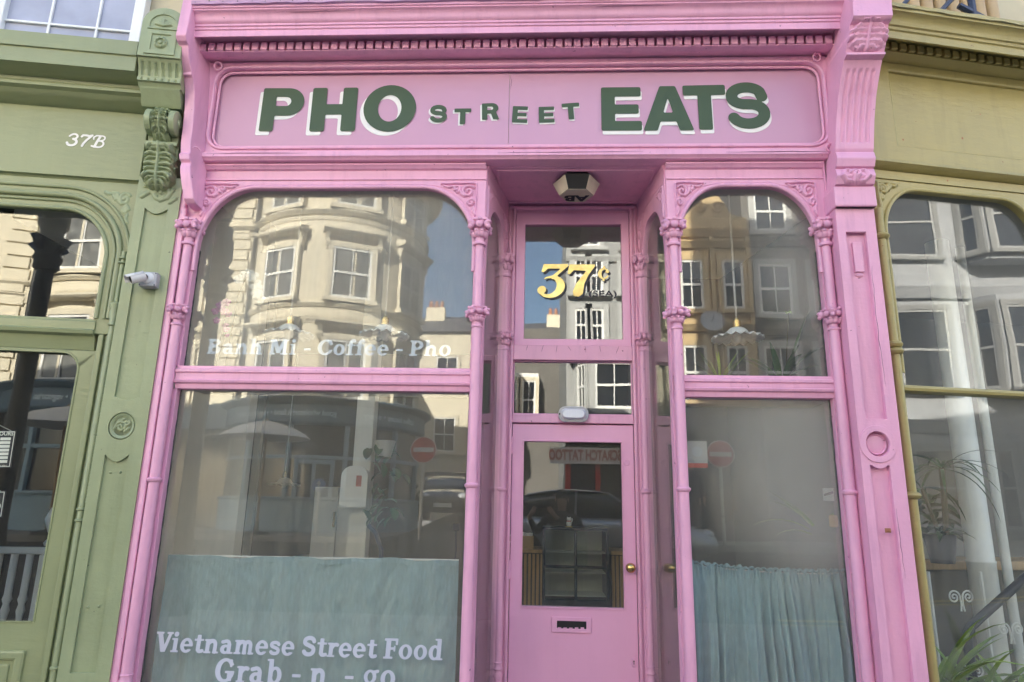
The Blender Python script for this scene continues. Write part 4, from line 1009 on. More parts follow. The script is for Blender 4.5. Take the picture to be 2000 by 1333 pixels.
# pilaster with sunk panels
def concave(x0, x1, z, d): return [(x1, z)] + [(x1 + (x0 - x1) * i / 10, z - d * math.sin(PI * i / 10)) for i in range(1, 10)] + [(x0, z)]
h1 = [(-.172, 2.10)] + [(-.172 + .135 * i / 10, 2.10 + .0 - .02 * math.sin(PI * i / 10)) for i in range(1, 10)] + [(-.037, 2.10)] + concave(-.172, -.037, 3.285, .035)
h2 = [(-.172, .62), (-.045, .62)] + concave(-.172, -.045, 1.765, .04)
rn = [(-.107 + .073 * math.cos(2 * PI * i / 30), 1.928 + .079 * math.sin(2 * PI * i / 30)) for i in range(30)]
gp = G('pilaster', MB().plate([(-.234, .02), (.03, .02), (.03, 3.50), (-.234, 3.50)], -.052, .06, [h1, h2, rn]), 'green', bevel=.006)
MB().plate(rect(-.225, .02, .1, 3.45), -.036, -.02).build('pilaster_panel', M['green'], gp)
m_ = MB(); m_.lathe([(.0, .004), (.05, .004), (.058, .012), (.066, .014), (.072, .004)], n=28, M=Matrix.Translation((-.107, -.037, 1.928)) @ KX @ Matrix.Diagonal((1, 1.08, 1, 1)))
m_.build('roundel', M['green'], gp, smooth=40)
relief([(spiral(-.115, 1.925, .005, .03, 0, 500), .008, .009), (spiral(-.085, 1.95, .004, .018, 0, 400), .007, .008), ([(-.15, 1.91), (-.13, 1.96), (-.10, 1.97)], .007, .008), ([(-.09, 1.90), (-.07, 1.92)], .008, .008)], -.165, -.05, 1.87, 1.99, 46, 46, -.041).build('roundel_carving', M['green'], gp, smooth=60)
BLT = MB().ball((0, 0, 0), (.008, .006, .008), None, 8, 5).mesh('bolt', M['green'], smooth=60)
for u, z in ((-.135, 1.665), (-.082, 1.668), (-.14, .945), (-.085, .95)): inst(BLT, 'bolt', gp, (u, -.038, z))
relief([(spiral(-.10, 3.39, .01, .06, 20, 420), .012, .010), ([(-.2, 3.36), (-.15, 3.40), (-.12, 3.37)], .014, .010), ([(-.02, 3.42), (-.05, 3.36), (-.09, 3.34)], .012, .009), ([(-.19, 3.43), (-.13, 3.44)], .012, .010), ([(.0, 3.36), (-.03, 3.33)], .012, .008)], -.23, .025, 3.30, 3.475, 50, 40, -.0525).build('pilaster_carving', M['green'], gp, smooth=60)
# head block above: arched top, carved square, flutes, beads
hb = G('console_head', MB().plate([(-.262, 4.20), (-.005, 4.20)] + [(-.005, 4.44)] + arc(-.1335, 4.44, .1285, .115, 0, 180, 16)[1:-1] + [(-.262, 4.44)], -.285, .05), 'green', bevel=.006)
m_ = MB()
m_.plate([(-.225, 4.395), (-.042, 4.395)] + arc(-.1335, 4.43, .0915, .085, -5, 185, 14), -.292, -.28, [[(-.212, 4.408), (-.055, 4.408)] + arc(-.1335, 4.43, .0785, .072, 0, 180, 12)])
m_.plate(rect(-.225, -.042, 4.215, 4.385), -.292, -.28, [rect(-.190, -.077, 4.245, 4.357)])
m_.build('head_mouldings', M['green'], hb, bevel=.003)
m_ = MB(); m_.lathe([(0, .016), (.010, .015), (.014, .006), (.022, .005), (.026, .014), (.036, .012), (.042, .002)], n=20, M=Matrix.Translation((-.1335, -.284, 4.300)) @ KX)
for k in range(10): m_.ball((-.1335 + .03 * math.cos(k * PI / 5), -.296, 4.30 + .03 * math.sin(k * PI / 5)), (.008, .006, .008), None, 6, 5)
m_.build('head_rosette', M['green'], hb, smooth=50)
relief([([(-.1335, 4.425), (-.1335, 4.462)], .012, .012)] + [([(-.1335 + sg * .01, 4.425), (-.1335 + sg * (.02 + .012 * k), 4.448 - .008 * k)], .008, .010) for k in range(3) for sg in (-1, 1)], -.19, -.077, 4.41, 4.475, 40, 30, -.2855).build('head_fan', M['green'], hb, smooth=60)
zz = np.linspace(4.035, 4.198, 60); xx = np.linspace(-.262, -.005, 70)
yy = np.interp(zz, [4.035, 4.06, 4.061, 4.085, 4.086, 4.14, 4.185, 4.198], [.20, .215, .232, .232, .222, .235, .262, .272])
XX, ZZ = np.meshgrid(xx, zz); H = np.zeros(XX.shape)
for k in range(6):
    cx = -.235 + k * .0405
    e = np.clip(np.minimum(ZZ - 4.098, 4.182 - ZZ) / .010, 0, 1)
    H -= .012 * np.sqrt(np.clip(1 - (np.abs(XX - cx) / .0095) ** 2, 0, 1)) * e
    H -= .008 * np.sqrt(np.clip(1 - (np.hypot(XX - cx, ZZ - 4.072) / .008) ** 2, 0, 1))
m_ = MB(); pts = [(XX[j, i], -(yy[j] + H[j, i]), ZZ[j, i]) for j in range(60) for i in range(70)]
m_.grid(pts, 70, 60)
for i in (0, 69): m_.grid([p for j in range(60) for p in (pts[j * 70 + i], (pts[j * 70 + i][0], .05, pts[j * 70 + i][2]))], 2, 60)
m_.grid([p for i in range(70) for p in (pts[i], (pts[i][0], .05, pts[i][2]))], 2, 70)
m_.build('head_flutes', M['green'], hb, smooth=35, weld=True)
G('console_neck', MB().prof_x([(.05, 3.935), (-.14, 3.935), (-.155, 3.95), (-.17, 3.99), (-.205, 4.02), (-.21, 4.034), (.05, 4.034)], -.25, -.012), 'green', smooth=30)
# scroll bracket with acanthus leaf
m_ = MB()
for x0, x1 in ((-.205, -.158), (-.062, -.015)):
    Mx = Matrix.Translation((x0, -.125, 3.835)) @ Matrix.Rotation(R(90), 4, 'Y')
    m_.lathe([(.0, -.006), (.02, -.008), (.026, 0), (.070, 0), (.082, .008), (.082, x1 - x0 - .008), (.070, x1 - x0), (.026, x1 - x0), (.02, x1 - x0 + .008), (0, x1 - x0 + .006)], n=28, M=Mx)
    m_.prof_x([(.05, 3.50), (-.06, 3.50), (-.075, 3.55), (-.075, 3.68), (-.10, 3.76), (.05, 3.86)], x0 + .004, x1 - .004)
m_.prof_x([(.05, 3.46), (-.05, 3.46), (-.065, 3.55), (-.085, 3.70), (-.14, 3.76), (-.17, 3.83), (-.16, 3.90), (-.08, 3.932), (.05, 3.932)], -.158, -.062)
m_.box(-.205, -.015, -.118, .03, 3.69, 3.712)
br_ = m_.build('scroll_bracket', M['green'], green, smooth=40)
cxg = -.11; zz = np.linspace(3.40, 3.70, 90); xx = np.linspace(-.205, -.012, 70); XX, ZZ = np.meshgrid(xx, zz)
yy = np.interp(zz, [3.40, 3.43, 3.47, 3.55, 3.62, 3.66, 3.69, 3.70], [.055, .085, .105, .110, .118, .135, .14, .12])
half = np.interp(zz, [3.40, 3.43, 3.48, 3.54, 3.58, 3.64, 3.70], [.03, .068, .09, .075, .088, .07, .075])
H = stroke_height(XX, ZZ, acanthus(cxg, 3.41, 3.69, .20, .034)) - .05 * np.clip((np.abs(XX - cxg) - half[:, None]) / .01, 0, 1)
m_ = MB().grid([(XX[j, i], -(yy[j] + H[j, i]), ZZ[j, i]) for j in range(90) for i in range(70)], 70, 90); m_.build('acanthus_leaf', M['green'], br_, smooth=60)
zz = np.linspace(3.70, 3.94, 70); xx = np.linspace(-.156, -.064, 36); XX, ZZ = np.meshgrid(xx, zz)
yy = np.interp(zz, [3.70, 3.74, 3.80, 3.86, 3.91, 3.94], [.10, .15, .19, .195, .16, .10])
H = stroke_height(XX, ZZ, acanthus(cxg, 3.71, 3.93, .10, .026))
m_ = MB().grid([(XX[j, i], -(yy[j] + H[j, i]), ZZ[j, i]) for j in range(70) for i in range(36)], 36, 70); m_.build('acanthus_leaf', M['green'], br_, smooth=60)
m_ = MB(); m_.ball((cxg, -.135, 3.675), (.062, .03, .024), None, 14, 8); m_.build('leaf_roll', M['green'], br_, smooth=60)
G('stall_wall', MB().box(U0, .03, .05, .12, 0, .16))

# security camera on the green pilaster
cc = thing('security_camera', 'small white security camera on a grey box fixed to the green pilaster', 'camera', (-2.33, 0, 0), LA)
MB().box(-.118, -.018, -.105, -.037, 2.762, 2.852).build('junction_box', M['grey_plastic'], cc, bevel=.006)
m_ = MB(); m_.lathe([(.0, .012), (.026, .011), (.034, .004), (.036, 0)], n=20, M=Matrix.Translation((-.068, -.105, 2.812)) @ KX); m_.build('mount_plate', M['white_plastic'], cc, smooth=40)
SCR = MB().lathe([(0, .003), (.004, .002), (.004, 0)], n=8, M=KX).mesh('screw', M['black'])
for dx in (-.042, .042):
    for dz in (-.037, .037): inst(SCR, 'screw', cc, (-.068 + dx, -.105, 2.807 + dz))
aim = (Vector((-.185, -.205, 2.745)) - Vector((-.075, -.135, 2.812))).normalized()
q = aim.to_track_quat('Z', 'Y').to_matrix().to_4x4()
Mx = Matrix.Translation((-.078, -.137, 2.812)) @ q
MB().lathe([(0, -.008), (.024, -.006), (.030, .0), (.030, .075), (.029, .078), (.026, .078), (.026, .07), (0, .07)], n=22, M=Mx).build('camera_body', M['white_plastic'], cc, smooth=40)
MB().lathe([(0, .0755), (.025, .0755)], n=22, M=Mx).build('camera_lens', M['lens'], cc)
m_ = MB(); m_.lathe([(.0315, -.002), (.0325, .10)], n=14, M=Mx @ Matrix.Rotation(R(20), 4, 'Z'), a0=0, a1=PI); o = m_.build('sun_shield', M['white_plastic'], cc, smooth=40); s_ = o.modifiers.new('t', 'SOLIDIFY'); s_.thickness = .002
m_ = MB(); m_.ball((-.078, -.125, 2.812), .018); m_.build('ball_joint', M['black'], cc, smooth=60)

# signs hanging behind the green door glass
def hang_sign(name, label, u0, u1, z0, z1, hook, lines, rot):
    t = thing(name, label, 'sign', (-2.33, 0, 0), LA)
    cx, cz = (u0 + u1) / 2, (z0 + z1) / 2
    Mr = Matrix.Translation((cx, .075, cz)) @ Matrix.Rotation(R(rot), 4, 'Y')
    w, h = (u1 - u0) / 2, (z1 - z0) / 2
    MB().box(-w, w, -.002, .002, -h, h).xform(Mr).build('board', M['ink'], t)
    m_ = MB()
    for (a, b, c, d) in ((-w + .006, w - .006, h - .009, h - .006), (-w + .006, w - .006, -h + .006, -h + .009), (-w + .006, -w + .009, -h + .006, h - .006), (w - .009, w - .006, -h + .006, h - .006)):
        m_.box(a, b, -.004, -.0022, c, d)
    m_.xform(Mr).build('border', M['letter_white'], t)
    for txt, x, z, s, sxx in lines:
        if txt == '#':
            MB().box(x, x + sxx, -.004, -.0025, z - s / 2, z + s / 2).xform(Mr).build('blank', M['letter_white'], t)
        else:
            plain_text('lettering', txt, s, M['letter_white'], t, fn=lambda a, b, x=x, z=z: Mr @ Vector((x + a, -.0035, z + b)), bold=s * .015, sx=sxx)
    hk = Vector(hook)
    MB().tube([Mr @ Vector((-w * .8, 0, h - .004)), hk, Mr @ Vector((w * .8, 0, h - .004))], .0025, 5).build('cord', M['steel'], t)
    m_ = MB(); m_.lathe([(.0, -.012), (.008, -.010), (.012, 0), (.018, .008), (.022, .010)], n=14, M=Matrix.Translation(hk + Vector((0, -.012, 0))) @ Matrix.Rotation(R(-90), 4, 'X')); m_.build('suction_hook', M['fridge_glass'], t, smooth=40)
L_ = [('BUSINESS HOURS', 0, .087, .030, 1.0)]
for k in range(7):
    z = .058 - k * .0215
    L_ += [('#', -.035, z, .015, .04), ('to', .025, z, .018, 1.0), ('#', .05, z, .016, .055)]
L_ += [('THANK YOU', .07, -.096, .012, 1.0)]
hang_sign('hours_sign', 'black opening hours sign hanging inside the green door glass, above the other sign', -.985, -.728, 1.678, 1.892, (-.875, .066, 1.945), L_, -2)
hang_sign('closed_sign', 'black closed sign hanging inside the green door glass, below the hours sign', -.99, -.722, 1.40, 1.548, (-.87, .066, 1.62), [('SORRY WE ARE', .0, .035, .030, 1.0), ('CLOSED', .0, -.015, .062, 1.05)], -2.5)

# ------------------------------------------------------------------ the olive shopfront on the right
RA = R(12)
olive = thing('olive_shopfront', 'olive green shopfront with blank fascia and plant-filled window, right of the pink one', 'shopfront', (2.05, 0, 0), RA)
def O(name, m_, mtl='olive', parent=None, **k): return m_.build(name, M[mtl], parent or olive, **k)
V0, V1 = -.07, 3.4
O('cornice', MB().prof_x([(.05, 4.44), (-.17, 4.44), (-.21, 4.335), (-.225, 4.335), (-.225, 4.385), (-.235, 4.39), (-.24, 4.405), (-.252, 4.41), (-.258, 4.43), (-.268, 4.452), (-.285, 4.466), (-.30, 4.470), (-.30, 4.502), (-.03, 4.54), (.05, 4.54)], V0, V1), smooth=30)
m_ = MB(); pts = []
for j in range(2):
    for i in range(50): pts.append((V0 + 3.4 * i / 49, -.309 - random.uniform(0, .006), 4.513 + random.uniform(-.004, .004) if j else 4.488 + random.uniform(-.004, .004)))
m_.grid(pts, 50, 2); o = O('flashing', m_); s_ = o.modifiers.new('t', 'SOLIDIFY'); s_.thickness = .004
DEN2 = MB().box(-.022, .022, -.03, .03, -.024, .024).mesh('dentil', M['olive'])
for k in range(48):
    o = inst(DEN2, 'dentil', olive, (.0 + k * .0625, -.072, 4.392)); b = o.modifiers.new('bevel', 'BEVEL'); b.width = .003; b.segments = 1
O('bed_moulding', MB().prof_x([(.05, 4.44), (-.045, 4.44), (-.045, 4.368), (-.085, 4.366), (-.085, 4.358), (-.065, 4.35), (-.05, 4.342), (-.03, 4.335), (.05, 4.335)], V0, V1), smooth=30)
O('fascia_frame', MB().plate(rect(V0, V1, 3.63, 4.3349), -.016, .04, [rect(.135, 3.2, 3.745, 4.27)]), bevel=.012)
O('fascia_panel', MB().box(.10, 3.3, .006, .03, 3.70, 4.30))
O('fascia_ledge', MB().prof_x([(.05, 3.628), (-.016, 3.628), (-.05, 3.62), (-.055, 3.60), (-.04, 3.59), (-.01, 3.575), (.05, 3.57)], V0, V1), smooth=30)
O('frieze', MB().prof_x([(.05, 3.569), (.0, 3.569), (.0, 3.525), (-.012, 3.52), (-.012, 3.508), (.05, 3.505)], V0, V1), smooth=30)
hl = rounded_loop(-.02, 1.06, 2.215, 3.455, .25, .30, (0, 0, 1, 1), 14)
O('arched_frame', MB().plate(rect(-.085, 1.12, 2.215, 3.5045), -.004, .05, [[(a, max(b, 2.216)) for a, b in hl]]), bevel=.004)
m_ = MB(); m_.tube([(a, -.005, b) for a, b in [(1.06, 2.9)] + hl[2:] + [(-.02, 2.3)]], .013, 8); O('arch_bead', m_, smooth=60)
S = [([(-.055 + x * .16, 3.30 + z * .19) for x, z in p], .010, .014) for p in scroll_spandrel(1)]
O('spandrel_carving', relief(S, -.075, .12, 3.29, 3.495, 50, 50, -.0045), smooth=60)
c_ = O('column', MB().lathe([(.024, .3), (.024, 3.3)], -.058, -.012, 12), smooth=50)
for z in (2.46, 2.42, 1.62, 3.12): MB().lathe([(.026, -.02), (.040, -.012), (.046, .0), (.04, .012), (.026, .02)], -.058, -.012, 14, M=Matrix.Translation((0, 0, z))).build('ring', M['olive'], c_, smooth=50)
O('transom_rail', MB().prof_x([(.06, 2.195), (.01, 2.195), (-.008, 2.2), (-.014, 2.215), (-.008, 2.228), (.01, 2.234), (.06, 2.234)], -.03, 1.1), smooth=30)
O('mullion', MB().box(1.06, 1.14, -.01, .07, .3, 2.214), bevel=.006)
O('stall_riser', MB().box(-.08, 3.4, -.02, .08, 0, .34))
pane('window_pane', M['glass_right'], olive, rounded_loop(-.035, 1.07, 2.225, 3.465, .25, .30, (0, 0, 1, 1), 14), .04)
pane('window_pane', M['glass_right'], olive, rect(-.035, 1.07, .34, 2.205), .04)
pane('window_pane', M['glass_right'], olive, rect(1.13, 3.3, .34, 3.4), .04)
RST = MB().ball((0, 0, 0), (.006, .0015, .007), None, 8, 4).mesh('rust_spot', M['terracotta'])
for u, z, k in ((.19, 3.80, 1), (.62, 3.86, 1.2), (.78, 4.05, .7), (.46, 3.545, 1)): inst(RST, 'rust_spot', olive, (u, .0055 if z > 3.6 else -.0005, z), (0, 0, 0), (k, 1, k))

# ------------------------------------------------------------------ the storeys above the three shopfronts
def upper(name, label, loc, rz, x0, x1, y0, zb, ztop, depth, mtl):
    t = thing(name, label, 'building', loc, rz)
    MB().box(x0, x1, y0, y0 + depth, zb, ztop).build('wall', M[mtl], t)
    return t
HB = 11.6
up1 = upper('upper_house', 'cream upper storey with white sash window above the green cornice', (-2.33, 0, 0), LA, -14, -.02, .19, 3.98, HB, 7, 'upper_cream')
def sash(parent, x0, x1, z0, z1, y, bars, hbars, pm, fr=.075):
    w = MB().plate(rect(x0 - fr, x1 + fr, z0 - .08, z1 + fr), y - .05, y + .03, [rect(x0, x1, z0, z1)]).build('window', M['sash_white'], parent, bevel=.006)
    MB().box(x0 - .01, x1 + .01, y - .004, y + .004, z0 - .01, z1 + .01).build('pane', M[pm], w)
    m_ = MB()
    for b in bars: m_.box(b - .008, b + .008, y - .022, y - .005, z0, z1)
    for b in hbars: m_.box(x0, x1, y - .0225, y - .0055, b - .008, b + .008)
    m_.build('sash', M['sash_white'], w, bevel=.003)
    return w
M['blind_pane'] = mat('window_glass_over_pale_blind', (0.40, 0.41, 0.50), 0.12, var=0.10, vscale=4, spec=0.6)
sash(up1, -1.33, -.515, 4.40, 6.3, .14, (-1.05, -.745), (4.655, 5.3, 5.9), 'blind_pane', .07)
up2 = upper('upper_house', 'cream upper storey with dark window above the pink cornice', (0, 0, 0), 0, -2.30, 1.98, .35, 3.66, HB, 7.6, 'upper_cream')
MB().box(-1.2, 1.97, .6, 7.0, HB, 17.5).build('shade_block', M['upper_cream'], up2)  # unseen block added to throw shade on the dark house opposite
sash(up2, -1.15, -.35, 4.9, 6.6, .30, (-.75,), (5.7,), 'dark_pane', .12)
MB().box(-3.6, -2.301, 1.5, 7.9, 3.98, HB - .1).build('sun_gap_filler', M['upper_cream'], up2)  # unseen filler box added to stop sun leaking between the upper houses
up3 = upper('upper_house', 'tan upper storey above the olive cornice', (2.05, 0, 0), RA, -.06, 14, .32, 3.98, HB, 7.6, 'upper_cream')
m_ = MB()
for k, (x, z) in enumerate(((-2.05, 4.6), (-1.8, 4.6), (-1.73, 4.6), (-1.35, 4.6), (-1.08, 4.6), (-.82, 4.6), (-.70, 4.6), (-.62, 4.6))):
    m_.tube([(x, -.10, 4.58), (x, -.10, 5.6)], .014, 6)
m_.tube([(-2.2, -.10, 5.55), (.2, -.10, 5.55)], .02, 6)
rl = m_.build('balcony_railing', M['navy']); tag(rl, 'dark blue iron railing standing on the pink cornice', 'railing')
rl2 = thing('balcony_railing', 'dark braced iron railing standing on the olive cornice', 'railing', (2.05, 0, 0), RA)
m_ = MB()
for x in (.72, 1.35): m_.tube([(x, -.12, 4.5), (x, -.12, 5.6)], .022, 6)
m_.tube([(.30, -.12, 4.50), (.42, -.12, 4.62), (.72, -.12, 4.95)], .016, 6); m_.tube([(.62, -.12, 4.75), (1.2, -.12, 4.5)], .02, 6); m_.tube([(.05, -.12, 4.5), (.3, -.12, 4.8)], .014, 6)
m_.build('railing_bars', M['navy'], rl2)
for k in range(8):
    t = MB().tube([(.40 + k * .105, .12, 4.45), (.40 + k * .105, .12, 5.4)], .042, 12).build('baluster', M['tan_pipe'], rl2, smooth=60)
pipe = MB().tube([(-2.27, -.06, 4.62), (-2.27, .1, 4.62), (-2.27, .1, 5.6)], .03, 8).build('drain_pipe', M['navy'], smooth=50)
tag(pipe, 'dark drainpipe beside the pink bracket at the roof edge', 'pipe')

# ------------------------------------------------------------------ inside the pink shop
def room(nm, mb_, mtl): return tag(mb_.build(nm, M[mtl]), kind='structure')
room('interior_floor', MB().box(-4.0, 1.93, .69, 6.2, .05, .16), 'int_floor')
room('interior_floor', MB().add([(-2.3, .11, .161), (-.41, .11, .161), (-.30, .69, .161), (-2.3, .69, .161)], [(0, 1, 2, 3)]).add([(.80, .11, .161), (1.93, .11, .161), (1.93, .69, .161), (.70, .69, .161)], [(0, 1, 2, 3)]), 'int_floor')
room('interior_ceiling', MB().box(-4.0, 1.94, .69, 6.2, 3.56, 3.64), 'int_pale')
room('interior_ceiling', MB().box(-2.3, -.42, .06, .688, 3.56, 3.61).box(.80, 1.94, .06, .688, 3.56, 3.61), 'int_pale')
room('interior_wall', MB().add([(-2.27, .075, .16), (-3.02, 2.7, .16), (-3.02, 2.7, 3.56), (-2.27, .075, 3.56)], [(0, 1, 2, 3)]), 'int_wall')
room('interior_pier', MB().box(-2.75, -2.05, .75, .87, .16, 3.56), 'int_wall')
room('interior_wall', MB().box(-3.02, -2.86, 2.70, 2.82, .16, 3.56), 'int_dark')
room('interior_wall', MB().box(-2.86, -2.80, 2.78, 2.84, .16, 3.56), 'int_pale')
room('interior_wall', MB().box(-4.0, 2.0, 5.2, 5.3, .16, 3.56), 'int_dark')
room('interior_wall', MB().box(-4.0, -3.95, 2.82, 5.2, .16, 3.56), 'int_dark')
room('interior_wall', MB().box(1.90, 1.95, .08, 5.2, .16, 3.56), 'int_wall')
room('partition_wall', MB().box(.75, 1.898, 2.0, 2.1, .16, 3.56), 'int_grey')
o = tag(MB().box(-1.445, -1.308, 1.3, 1.42, .16, 3.56).build('interior_pillar', M['int_pale']), 'pale square pillar inside the shop behind the left window', 'pillar')
idr = thing('cupboard_door', 'pale grey cupboard doors inside the shop beside the square pillar', 'door', (-1.90, 1.85, .16))
MB().box(0, .20, 0, .04, 0, 1.50).build('door_panel', M['int_pale'], idr, bevel=.004); MB().box(.205, .46, 0, .04, 0, 1.50).build('door_panel', M['int_pale'], idr, bevel=.004)
MB().box(.175, .19, -.02, 0, 1.18, 1.30).build('handle', M['brass'], idr)
dsp = thing('paper_dispenser', 'white rounded paper dispenser with a red label fixed to the square pillar', 'dispenser', (-1.40, 1.30, 1.50))
MB().plate(rounded_loop(-.10, .10, 0, .30, .08, .08, (0, 0, 1, 1), 8), -.09, 0).build('dispenser_body', M['white'], dsp, bevel=.01)
MB().box(.015, .055, -.093, -.0905, .15, .23).build('label', M['banner_red'], dsp)
st_ = thing('wash_stand', 'pale low stand with a dark niche at the back of the shop', 'cupboard', (-3.0, 4.6, .16))
MB().box(0, .38, 0, .35, 0, .72).build('stand_body', M['int_pale'], st_, bevel=.004); MB().box(-.02, .40, -.02, .37, .72, .75).build('stand_top', M['int_pale'], st_)
bt = thing('soap_bottle', 'dark pump soap bottle on the low stand at the back of the shop', 'bottle', (-2.76, 4.75, .91))
MB().lathe([(.04, 0), (.042, .02), (.042, .14), (.015, .17), (.015, .19)], n=14).build('bottle_body', M['ink'], bt, smooth=40)
m_ = MB(); m_.tube([(0, 0, .19), (0, 0, .235), (.035, 0, .23)], .005, 6); m_.build('pump', M['white'], bt)
# curtains
def curtain(name, label, x0, x1, zt, zb, y, gather, seed):
    rnd = random.Random(seed)
    n, k = 300, 44
    ph = [rnd.uniform(0, 6.28) for _ in range(6)]
    pts = []
    for j in range(k):
        v = j / (k - 1)
        for i in range(n):
            u = i / (n - 1); x = x0 + (x1 - x0) * u
            if gather:
                w = u * 10 + .65 * math.sin(u * 17 + ph[0]) + .35 * math.sin(u * 7.3 + ph[1]) + .10 * math.sin(v * 3 + ph[2])
                a = abs(math.sin(PI * w)) ** .8 * (.65 + .35 * math.sin(u * 23 + ph[3])) + .18 * math.sin(u * 101 + ph[4] + v)
                am = .020 + .072 * min(1, v * 2.2)
                yy = y - am * a + .006 * math.sin(u * 260) * max(0, 1 - v * 9) + .004 * math.sin(v * 14 + u * 30)
                z = zt + (zb - zt) * v - .028 * u * (1 - v) + (.006 * math.sin(u * 120) + .004 * math.sin(u * 47) if j == 0 else 0) - .018 * math.sin(PI * u) * (1 - v)
                x += .012 * math.sin(v * 3 + u * 8)
            else:
                a = math.sin(u * 46 + ph[0] + 1.2 * math.sin(u * 13 + ph[1])) * .45 + .45 * math.sin(u * 27 + ph[2] + .6 * v) + .25 * math.sin(u * 95 + ph[5] + 2 * v)
                yy = y - (.005 + .034 * v ** .8) * a + .004 * math.sin(v * 9 + u * 5 + 2 * math.sin(u * 21)) + .0022 * math.sin(v * 43 + u * 60 + 3 * math.sin(u * 33)) + .0018 * math.sin(v * 71 - u * 90 + 2 * math.sin(v * 13))
                z = zt + (zb - zt) * v + (.012 * u + .006 * math.sin(u * 19) + .004 * math.sin(u * 41 + 1)) * (1 - v)
            pts.append((x, yy, z))
    t = thing(name, label, 'curtain', ((x0 + x1) / 2, y, zt))
    mb = MB().grid([(p[0] - (x0 + x1) / 2, p[1] - y, p[2] - zt) for p in pts], n, k)
    o = mb.build('cloth', M['curtain'], t, smooth=True); s_ = o.modifiers.new('t', 'SOLIDIFY'); s_.thickness = .0018
    L0 = (x1 - x0) / 2
    if gather:
        m_ = MB().tube([(-L0 - .02, .0, -.012), (-L0 * .3, .0, -.034), (L0 * .3, 0, -.044), (L0 + .02, 0, -.038)], .004, 6)
        m_.build('curtain_wire', M['steel'], t)
        mb = MB(); rows = []
        for i in range(220):
            u = i / 219
            z = -.028 * u - .018 * math.sin(PI * u) + .007 + .005 * math.sin(u * 160) + .003 * math.sin(u * 83)
            rows.append((-L0 + 2 * L0 * u, .006 * math.sin(u * 150 + 1) - .004, z))
        mb.tube(rows, .010, 6, flat=.6); mb.build('ruffle', M['curtain'], t, smooth=60)
    else:
        mb = MB().tube([(-L0, .0, .004), (L0, .0, .014)], .0055, 6); mb.build('curtain_rod', M['white'], t)
        mb = MB(); mb.grid([(-L0 + 2 * L0 * i / 60, -.0065 - .001 * math.sin(i * .7), (-.026 if j else .004) + .012 * i / 60 + .006 * math.sin(i / 60 * 19) + .004 * math.sin(i / 60 * 41 + 1)) for j in range(2) for i in range(61)], 61, 2); mb.build('hem', M['curtain'], t)
    return t
curtain('cafe_curtain', 'flat teal linen curtain across the bottom of the wide left window', -2.165, -.475, 1.205, .30, .150, False, 4)
curtain('cafe_curtain', 'gathered teal linen curtain across the bottom of the narrow right window', .830, 1.685, 1.232, .30, .185, True, 9)
# pendant lamps
def pendant():
    t = thing('pendant_lamp', 'wavy-edged white pendant lamp', 'lamp', (0, 0, 0), 0, 'pendant lamps inside the pink shop')
    n = 72; m_ = MB(); pts = []
    for j, (r, z, w) in enumerate(((.028, -.055, 0), (.045, -.062, 0), (.062, -.078, 0), (.072, -.098, .1), (.092, -.112, .45), (.125, -.119, .8), (.160, -.126, 1.0))):
        for i in range(n + 1):
            a = 2 * PI * i / n
            rr = r
            pts.append((rr * math.cos(a), rr * math.sin(a), z + .009 * w * math.sin(a * 18)))
    m_.grid(pts, n + 1, 7); o = m_.build('lamp_shade', M['porcelain'], t, smooth=60); s_ = o.modifiers.new('t', 'SOLIDIFY'); s_.thickness = .003
    MB().lathe([(.0, .012), (.010, .010), (.012, .0), (.024, -.008), (.026, -.05), (.034, -.052), (.034, -.060), (.0, -.060)], n=16).build('lamp_holder', M['brass'], t, smooth=40)
    MB().ball((0, 0, -.115), (.03, .03, .04)).build('bulb', M['porcelain'], t, smooth=60)
    m_ = MB()
    for k in range(46):
        z = .012 + k * .0185
        m_.tube([(.0045 * math.cos(q * PI / 3) * (1 if k % 2 else .3), .0045 * math.cos(q * PI / 3) * (.3 if k % 2 else 1), z + .012 * math.sin(q * PI / 3) + .006) for q in range(6)], .0016, 4, True)
    m_.build('chain', M['white'], t)
    return t
def copy_tree(o, parent=None):
    c = o.copy(); col.objects.link(c)
    if parent is not None: c.parent = parent
    for ch in list(o.children): copy_tree(ch, c)
    return c
P0 = pendant()
spots = [((-1.655, .32, 2.70), 1.0, 'wavy-edged white pendant lamp, left one in the wide upper window'),
         ((-1.03, .32, 2.70), 1.0, 'wavy-edged white pendant lamp, right one in the wide upper window'),
         ((1.215, .32, 2.70), 1.0, 'wavy-edged white pendant lamp in the narrow right window above the plants'),
         ((-2.60, 3.0, 1.83), 1.0, 'wavy-edged white pendant lamp hanging low at the back of the shop')]
for i, (p, k, lb) in enumerate(spots):
    o = P0 if i == 0 else copy_tree(P0)
    o.location = p; o['label'] = lb; o.rotation_euler = (0, 0, i * 1.1)
for ch in [c for c in bpy.data.objects if c.parent and c.parent.name.startswith('pendant_lamp') and c.name.startswith('chain') and c.parent.location.y > 2]:
    ch.scale = (1, 1, 1.9)
